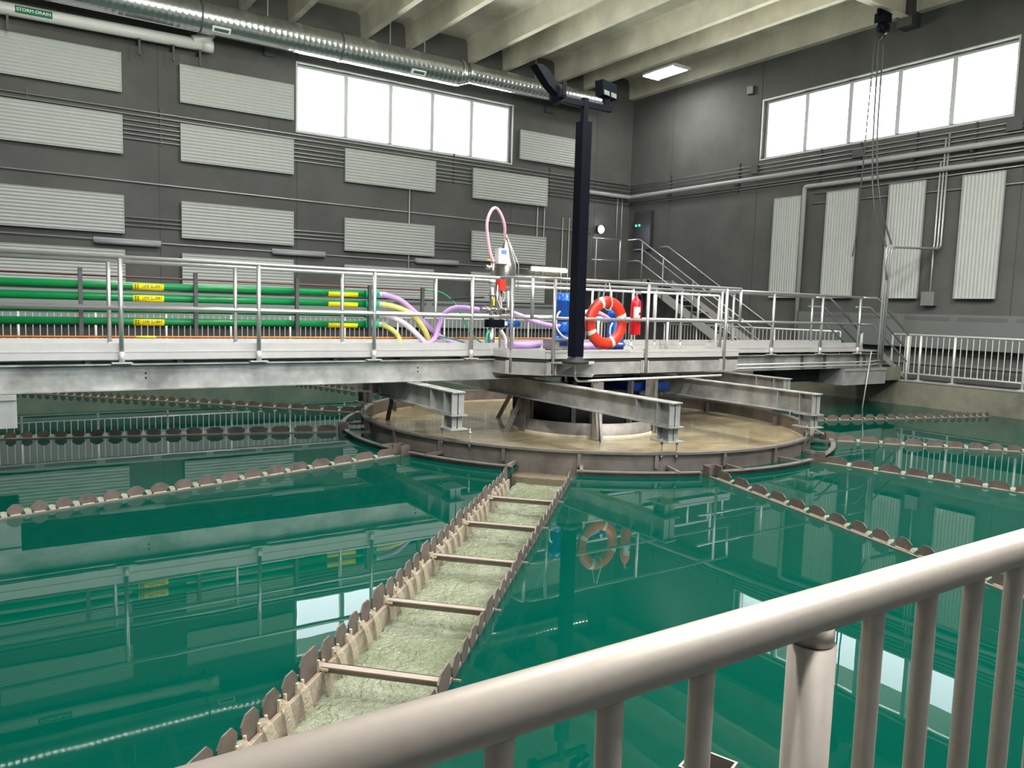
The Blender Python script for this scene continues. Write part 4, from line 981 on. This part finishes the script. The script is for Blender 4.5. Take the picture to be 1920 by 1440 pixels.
# ------------------------------------------------------------------ things on the bridge
# green slurry pipes
yg = 10.34
for i, z in enumerate((1.93, 1.79, 1.65, 1.50)):
    t = thing('slurry_pipe', 'bright green slurry pipe on the bridge, %s of the four' % ('top', 'second', 'third (behind the mid rail)', 'bottom')[i], 'pipe', (0, yg, z), 0, 'green pipes on the bridge')
    MB().tube([(-1.1, 0, 0), (4.30, 0, 0.01)], 0.046, 16).build('pipe', 'green_pipe', t)
    if i != 2:
        l = MB().tube([(1.315, 0, 0.002), (1.66, 0, 0.003)], 0.0474, 16).build('label_band', 'yellow_label', t); l['label'] = 'yellow band reading LIME SLURRY'
        text('lettering', 'LIME SLURRY', 0.052, 'ink_black', l, (1.53, -0.0485, 0.003), (radians(90), 0, 0), 0.74)
        m = MB()
        for k2 in range(4):
            for s_ in (0, 1): m.box(1.335+s_*0.028, 1.35+s_*0.028, -0.0485, -0.040, -0.026+k2*0.014, -0.018+k2*0.014)
        m.build('stripe_mark', 'ink_black', l)
        MB().tube([(3.75, 0, 0.004), (4.18, 0, 0.004)], 0.0474, 16).build('label_band', 'yellow_label', t)
    MB().tube([(4.30, 0, 0.01), (4.50, 0, 0.01)], 0.058, 16).tube([(4.34, 0, 0.01), (4.38, 0, 0.01)], 0.065, 16).build('coupling', 'green_sock', t)
    MB().tube([(4.50, 0, 0.01), (4.62, 0, 0.01)], 0.04, 12).build('clear_end', 'clear_hose', t)
for i, x in enumerate((-0.5, 0.76, 2.02, 3.30, 4.34, 5.17)):
    if i == 0: continue
    o = MB().box(x-0.022, x+0.022, yg-0.10, yg-0.05, 1.15, 2.12 if i < 4 else 2.06).build('support_post', 'strut_dark')
    tag(o, 'dark upright strut holding the pipes on the bridge, %s from the left' % ('', 'first', 'second', 'third', 'fourth, beside the couplings', 'fifth, among the hoses')[i], 'bracket', 'pipe struts on the bridge')
tag(MB().tube([(-1.1, 10.42, 2.05), (5.3, 10.42, 2.03)], 0.013, 8).build('pipe', 'rust_pipe'), 'thin rusty pipe above the green slurry pipes', 'pipe')
t = thing('pipe', 'thin orange pipe low along the bridge deck', 'pipe')
MB().tube([(-1.1, 10.22, 1.325), (7.9, 10.22, 1.325)], 0.012, 8).build('tubing', 'orange_pipe', t)
for x in (1.33, 6.3): MB().tube([(x, 10.22, 1.325), (x+0.22, 10.22, 1.325)], 0.0135, 8).build('marker', 'yellow_label', t)
def H_(name, m_, r, pts, label, seg=12):
    tag(MB().tube(spline(pts, 8), r, seg).build(name, m_), label, 'hose', 'hoses on the bridge')
H_('hose', 'hose_purple', 0.040, [(4.55, yg, 1.94), (4.80, 10.30, 1.88), (5.05, 10.28, 1.70), (5.25, 10.25, 1.50), (5.45, 10.2, 1.34), (5.75, 10.1, 1.22), (6.2, 10.0, 1.19)], 'pale purple hose curving down from the top green pipe')
H_('hose', 'hose_yellow', 0.042, [(4.55, yg, 1.80), (4.75, 10.26, 1.76), (5.0, 10.24, 1.66), (5.16, 10.22, 1.48), (5.24, 10.2, 1.32), (5.27, 10.2, 1.17)], 'yellow hose curving down from the second green pipe')
H_('hose', 'hose_pale', 0.040, [(4.55, yg, 1.66), (4.72, 10.2, 1.60), (4.92, 10.18, 1.48), (5.10, 10.16, 1.32), (5.20, 10.1, 1.19)], 'whitish hose curving down from the third green pipe')
H_('hose', 'hose_yellow', 0.036, [(4.55, yg, 1.51), (4.66, 10.2, 1.44), (4.75, 10.18, 1.34), (4.78, 10.16, 1.18)], 'short yellow hose bending down from the bottom green pipe')
H_('hose', 'hose_purple', 0.036, [(5.0, 10.0, 1.22), (5.22, 10.0, 1.30), (5.30, 10.0, 1.48), (5.36, 9.95, 1.68), (5.48, 9.85, 1.78), (5.62, 9.7, 1.78), (5.74, 9.55, 1.76)], 'purple hose looping up to the left side of the sampler')
H_('hose', 'hose_purple', 0.036, [(6.20, 9.45, 1.74), (6.38, 9.4, 1.68), (6.6, 9.35, 1.60), (6.90, 9.3, 1.55), (7.02, 9.3, 1.57)], 'purple hose from the sampler to the first blue pump')
H_('hose', 'hose_purple', 0.034, [(7.18, 9.3, 1.60), (7.36, 9.3, 1.73), (7.6, 9.3, 1.79), (7.85, 9.3, 1.72), (8.03, 9.3, 1.62)], 'purple hose arching between the two blue pumps')
tag(MB().tube([(6.05, 9.25, 1.265), (6.58, 9.25, 1.275)], 0.055, 16).build('pipe', 'hose_purple'), 'thick lilac pipe lying on the deck left of the metal box', 'pipe')
tag(MB().tube([(7.15, 9.2, 1.255), (7.85, 9.2, 1.255)], 0.052, 16).build('pipe', 'hose_purple'), 'thick lilac pipe lying on the deck between the mast and the second pump', 'pipe')
H_('hose', 'hose_green', 0.012, [(5.30, 10.42, 2.03), (5.50, 10.3, 2.0), (5.62, 10.1, 1.85), (5.66, 9.9, 1.62), (5.72, 9.7, 1.38), (5.9, 9.5, 1.20)], 'thin green hose hanging from the rusty pipe end', 8)
H_('hose', 'hose_green', 0.011, [(5.32, 10.0, 1.36), (5.55, 9.8, 1.30), (5.75, 9.6, 1.20), (6.0, 9.45, 1.18)], 'thin green hose lying low on the deck left of the sampler', 8)
H_('hose', 'black_rubber', 0.014, [(5.45, 9.9, 1.90), (5.62, 9.7, 1.93), (5.80, 9.55, 1.94)], 'short black hose entering the sampler from the left', 8)

# sampler / valve stack
ysn = 9.5
t = thing('valve_stack', 'stainless pipe stack with valves standing on the bridge beside the steel cone', 'valve assembly', (5.90, ysn, 1.15))
MB().tube([(0, 0, 0), (0, 0, 0.35)], 0.055, 16).build('pedestal', 'stain_steel', t)
MB().tube([(0, 0, 0.42), (0, 0, 1.08)], 0.036, 14).tube([(0.085, 0, 0.5), (0.085, 0, 0.98)], 0.028, 12).build('riser', 'stain_steel', t)
for z in (0.62, 0.82, 1.0): MB().tube([(0, 0, z), (0, 0, z+0.022)], 0.06, 16).build('flange', 'stain_steel', t)
MB().tube([(-0.18, 0, 0.62), (0.30, 0, 0.61)], 0.038, 14).tube([(-0.12, 0, 0.62), (-0.09, 0, 0.62)], 0.05, 14).tube([(0.20, 0, 0.61), (0.24, 0, 0.61)], 0.05, 14).build('cross_pipe', 'stain_steel', t)
MB().box(-0.085, 0.19, -0.06, 0.06, 0.375, 0.47).box(-0.1, 0.20, -0.03, 0.03, 0.365, 0.48).build('pinch_valve', 'black_gloss', t)
ac = MB().tube([(0.26, 0, 0.42), (0.46, 0, 0.42)], 0.052, 16).tube([(0.46, 0, 0.42), (0.5, 0, 0.42)], [0.052, 0.02], 16).build('actuator', 'pump_blue', t)
MB().box(0.19, 0.27, -0.035, 0.035, 0.395, 0.455).build('coupling', 'white_plastic', ac)
MB().tube([(0.0, 0, 1.06), (0.0, 0, 1.30)], 0.032, 12).tube([(-0.12, 0, 1.22), (0.05, 0, 1.22)], [0.035, 0.02], 12).build('upper_pipe', 'stain_steel', t)
MB().tube([(-0.10, 0, 1.33), (0.04, 0, 1.31)], 0.009, 8).build('valve_handle', 'yellow', t)
MB().tube([(0.0, 0, 0.96), (0.0, 0, 1.08)], 0.047, 16).build('white_union', 'white_plastic', t)
MB().box(0.10, 0.20, -0.05, 0.04, 0.90, 1.07).build('red_transmitter', 'red_box', t)
MB().box(-0.005, 0.02, -0.045, -0.03, 0.68, 0.80).build('yellow_tag', 'yellow', t)
fm = MB().box(0.05, 0.22, -0.07, 0.03, 1.28, 1.50).build('flow_transmitter', 'white_plastic', t)
MB().box(0.095, 0.18, -0.073, -0.068, 1.42, 1.475).build('screen', 'display_blue', fm)
MB().tube(spline([(0.085, -0.03, 0.75), (0.12, -0.05, 0.66), (0.22, -0.05, 0.62)]), 0.008, 6).tube(spline([(0.15, -0.03, 0.9), (0.19, -0.05, 0.84), (0.16, -0.05, 0.74)]), 0.006, 6).build('cable', 'white_plastic', t)
MB().tube(spline([(-0.02, 0, 0.35), (-0.09, -0.03, 0.25), (-0.10, -0.03, 0.12), (-0.13, -0.02, 0.02)]), 0.018, 8).build('drain_tube', 'green_sock', t)
MB().tube(spline([(0.16, 0, 0.33), (0.22, -0.03, 0.22), (0.24, -0.03, 0.10), (0.24, -0.03, 0.02)]), 0.025, 8).build('clear_tube', 'clear_hose', t)
t = thing('steel_cone', 'stainless conical vessel hanging behind the flow transmitter', 'vessel', (6.19, 9.62, 1.15))
MB().lathe([(0.10, 0.90), (0.15, 0.98), (0.155, 1.28), (0.03, 1.60), (0.022, 1.72), (0.0, 1.72)], 24).build('cone', 'stain_steel', t)
MB().tube([(-0.06, 0, 0.0), (-0.06, 0, 0.95)], 0.02, 8).build('stand', 'stain_steel', t)
for x in (0.10, 0.155): MB().tube([(x, -0.12, 0.9), (x, -0.12, 1.28), (0.0, -0.03, 1.68)], 0.008, 6).build('frame_wire', 'alu', t)
tag(MB().tube(spline([(5.90, 9.48, 2.45), (5.83, 9.48, 2.60), (5.77, 9.48, 2.95), (5.82, 9.48, 3.14), (5.91, 9.49, 3.215), (6.01, 9.50, 3.14), (6.10, 9.53, 2.98), (6.15, 9.60, 2.84)]), 0.022, 12).build('hose', 'hose_pink'), 'pink hose looping high above the sampler', 'hose')

# pumps
def pump(x, y, zt, lab, stack):
    t = thing('pump', lab, 'pump', (x, y, 1.15), 0, 'blue pumps on the platform')
    MB().box(-0.19, 0.19, -0.16, 0.16, 0.0, 0.03).lathe([(0, 0.03), (0.14, 0.03), (0.14, 0.17), (0, 0.17)], 24).build('base', 'pump_navy', t)
    if stack:
        MB().lathe([(0, 0.17), (0.17, 0.17), (0.17, 0.2), (0.15, 0.24), (0.09, 0.26), (0.09, 0.30), (0.12, 0.31), (0.12, 0.34), (0.10, 0.42), (0.10, 0.46), (0, 0.46)], 28).build('lower_casing', 'pump_blue', t)
        MB().lathe([(0, 0.47), (0.085, 0.47), (0.115, 0.54), (0.115, 0.74), (0.135, 0.76), (0.135, 0.81), (0.11, 0.82), (0.12, 0.88), (0.1, 0.9), (0, 0.9)], 28).build('motor', 'pump_blue', t)
        MB().box(0.02, 0.10, -0.13, -0.115, 0.56, 0.72).build('name_plate', 'steel_box', t)
        MB().tube(spline([(-0.10, -0.05, 0.62), (-0.17, -0.08, 0.56), (-0.20, -0.1, 0.4), (-0.12, -0.15, 0.26), (-0.02, -0.16, 0.22)]), 0.015, 8).build('cable', 'white_plastic', t)
        MB().tube(spline([(0.02, -0.17, 0.22), (-0.08, -0.18, 0.18), (-0.16, -0.2, 0.06), (-0.3, -0.2, 0.03)]), 0.015, 8).build('cable', 'white_plastic', t)
    else:
        MB().lathe([(0, 0.10), (0.16, 0.10), (0.16, 0.14), (0.13, 0.18), (0.13, 0.5), (0.115, 0.53), (0.115, 0.56), (0.135, 0.57), (0.13, 0.63), (0.1, 0.66), (0, 0.66)], 28).build('motor', 'pump_blue', t)
        m = MB()
        for k2 in range(12):
            for z in (0.2, 0.3, 0.4):
                m.lathe([(0, 0), (0.01, 0), (0.008, 0.012), (0, 0.014)], 8, TR((0.128*cos(k2*pi/6), 0.128*sin(k2*pi/6), z), k2*pi/6, 0, radians(90)))
        m.build('bolt', 'pump_navy', t)
        MB().tube(spline([(-0.12, -0.06, 0.46), (-0.19, -0.10, 0.40), (-0.21, -0.12, 0.28), (-0.12, -0.15, 0.16), (0.03, -0.15, 0.14)]), 0.015, 8).tube(spline([(0.20, -0.1, 0.12), (0.28, -0.1, 0.10), (0.32, -0.1, 0.0)]), 0.015, 8).build('cable', 'white_plastic', t)
    return t
pump(7.06, 9.32, 2.05, 'tall blue stacked pump standing just left of the black mast', True)
pump(8.09, 9.30, 1.8, 'blue pump standing behind the orange life ring', False)
t = thing('control_box', 'low stainless terminal box on the deck left of the mast', 'box', (6.72, 8.95, 1.15))
MB().box(-0.20, 0.20, -0.12, 0.12, 0.08, 0.21).build('body', 'steel_box', t)
MB().box(-0.215, 0.215, -0.135, 0.135, 0.21, 0.225).build('lid', 'steel_box', t)
pl = MB().box(-0.08, 0.06, -0.125, -0.12, 0.13, 0.19).build('plate', 'pump_navy', t)
for x in (-0.15, 0.15): MB().box(x-0.02, x+0.02, -0.1, 0.1, 0, 0.08).build('foot', 'dark_steel', t)

# life ring
t = thing('life_ring', 'orange life ring with grey tape bands hung inside the platform rail', 'life ring', (7.23, 8.52, 1.63))
pts = [(0.285*cos(2*pi*i/48), 0, 0.285*sin(2*pi*i/48)) for i in range(48)]
m = MB(); n_ = 48; sg2 = 18; vs = []
for i in range(n_):
    a = 2*pi*i/n_
    for j in range(sg2):
        b = 2*pi*j/sg2; rr = 0.298+0.082*cos(b); yy = 0.055*sin(b); vs.append((rr*cos(a), yy, rr*sin(a)))
m.add(vs, [(i*sg2+j, i*sg2+(j+1) % sg2, ((i+1) % n_)*sg2+(j+1) % sg2, ((i+1) % n_)*sg2+j) for i in range(n_) for j in range(sg2)], True)
m.build('buoy', 'ring_orange', t)
for deg in (20, 110, 205, 292):
    m = MB(); vs = []
    for i in range(4):
        a = radians(deg-5+10*i/3)
        for j in range(sg2):
            b = 2*pi*j/sg2; rr = 0.298+0.0835*cos(b); yy = 0.0565*sin(b); vs.append((rr*cos(a), yy, rr*sin(a)))
    m.add(vs, [(i*sg2+j, i*sg2+(j+1) % sg2, (i+1)*sg2+(j+1) % sg2, (i+1)*sg2+j) for i in range(3) for j in range(sg2)], True)
    m.build('tape_band', 'reflective', t)
rp_ = []
for i in range(25):
    a = radians(118+172*i/24); bulge = 0.385+0.018*sin(pi*i/24*2)**2+(0.02 if 10 < i < 15 else 0); rp_.append((bulge*cos(a), -0.045, bulge*sin(a)))
MB().tube(rp_, 0.007, 6).build('grab_rope', 'black_rubber', t)
MB().tube(spline([(0.02, 0.0, 0.60), (0.0, -0.075, 0.42), (0.03, -0.08, 0.26), (0.0, -0.02, 0.18), (-0.02, 0.07, 0.3), (0.0, 0.03, 0.6)]), 0.010, 6).build('hanging_cord', 'white_plastic', t)
# extinguisher
def extinguisher(t, s=1.0):
    MB().lathe([(0, 0), (0.072, 0.0), (0.078, 0.02), (0.078, 0.44), (0.066, 0.50), (0.03, 0.54), (0.022, 0.57), (0, 0.57)], 24).build('cylinder', 'red', t)
    MB().tube([(0, 0, 0.56), (0, 0, 0.61)], 0.018, 10).box(-0.02, 0.09, -0.012, 0.012, 0.60, 0.615).box(-0.02, 0.08, -0.012, 0.012, 0.635, 0.65).build('valve', 'steel_box', t)
    MB().tube(spline([(0.02, 0, 0.59), (0.07, -0.02, 0.58), (0.098, -0.02, 0.45), (0.098, -0.02, 0.16)]), 0.010, 8).build('hose', 'black_rubber', t)
    vs = []; m = MB()
    for z in (0.25, 0.41):
        for i in range(9): a = radians(225+75*i/8-20); vs.append((0.0795*cos(a), 0.0795*sin(a), z))
    m.add(vs, [(i, i+1, 10+i, 9+i) for i in range(8)], True); m.build('instruction_label', 'white_plastic', t)
extinguisher(bpy.data.objects['fire_extinguisher'])
t2 = thing('fire_extinguisher', 'red fire extinguisher hanging on the platform rail right of the life ring', 'fire extinguisher', (7.79, 8.52, 1.46))
extinguisher(t2)
MB().box(-0.012, 0.012, -0.10, -0.085, 0.30, 0.33).build('hook', 'black_rubber', t2)

# ------------------------------------------------------------------ mast with flood lights
t = thing('light_mast', 'tall black square mast with two flood lights standing at the platform edge', 'light pole', (6.38, 8.12, 1.09))
MB().box(-0.075, 0.075, -0.075, 0.075, 0.09, 3.14).build('lower_pole', 'black_gloss', t)
MB().box(-0.035, 0.035, -0.035, 0.035, 3.14, 3.44).build('upper_pole', 'black_gloss', t)
MB().lathe([(0, 0.0), (0.18, 0.0), (0.18, 0.035), (0.12, 0.05), (0.09, 0.09), (0, 0.09)], 20).build('base', 'black_rubber', t)
MB().box(-0.44, 0.44, -0.03, 0.03, 3.33, 3.40).build('cross_arm', 'black_gloss', t)
def flood(px_, yaw, pitch_):
    T = TR((px_, 0, 3.40), 0)
    b = MB().box(-0.035, 0.035, -0.02, 0.02, 0, 0.12, T).box(-0.05, -0.035, -0.02, 0.02, 0.04, 0.18, T).box(0.035, 0.05, -0.02, 0.02, 0.04, 0.18, T).build('yoke', 'black_gloss', t)
    T2 = TR((px_, 0, 3.40+0.20), yaw) @ Matrix.Rotation(pitch_, 4, 'X')
    h = MB().box(-0.16, 0.16, -0.05, 0.05, -0.10, 0.10, T2)
    for i in range(14): h.box(-0.15+i*0.0225, -0.145+i*0.0225, 0.05, 0.08, -0.09, 0.11, T2)
    h = h.build('flood_head', 'black_gloss', t)
    MB().box(-0.14, -0.02, -0.055, -0.05, -0.09, -0.03, T2).box(0.02, 0.14, -0.055, -0.05, -0.09, -0.03, T2).build('reflector', 'heater_grey', h)
flood(0.36, radians(15), radians(-5))
# left head tilts up and away: long slim housing
T2 = Matrix.Translation((-0.44, 0, 3.40))
MB().box(-0.03, 0.03, -0.145, -0.131, -0.04, 0.14, T2).box(-0.03, 0.03, 0.131, 0.145, -0.04, 0.14, T2).box(-0.03, 0.03, -0.145, 0.145, -0.05, -0.03, T2).build('yoke', 'black_gloss', t)
hd = MB(); hd.prism([(-0.83, 3.70), (-0.73, 3.71), (-0.63, 3.66), (-0.415, 3.45), (-0.405, 3.30), (-0.475, 3.30), (-0.49, 3.40), (-0.63, 3.49)], -0.07, 0.07, Matrix(((1, 0, 0, 0), (0, 0, -1, 0), (0, 1, 0, 0), (0, 0, 0, 1))))
hd.build('flood_head', 'black_gloss', t)
# small open metal post top by the near curb
t = thing('stop_post', 'open square metal post top at the bottom edge of the picture', 'post', (1.80, 1.545, 0.0), radians(20))
MB().box(-0.07, 0.07, -0.07, -0.062, -1.1, 0.40).box(-0.07, 0.07, 0.062, 0.07, -1.1, 0.40).box(-0.07, -0.062, -0.062, 0.062, -1.1, 0.40).box(0.062, 0.07, -0.062, 0.062, -1.1, 0.40).build('post_wall', 'rim_steel', t)
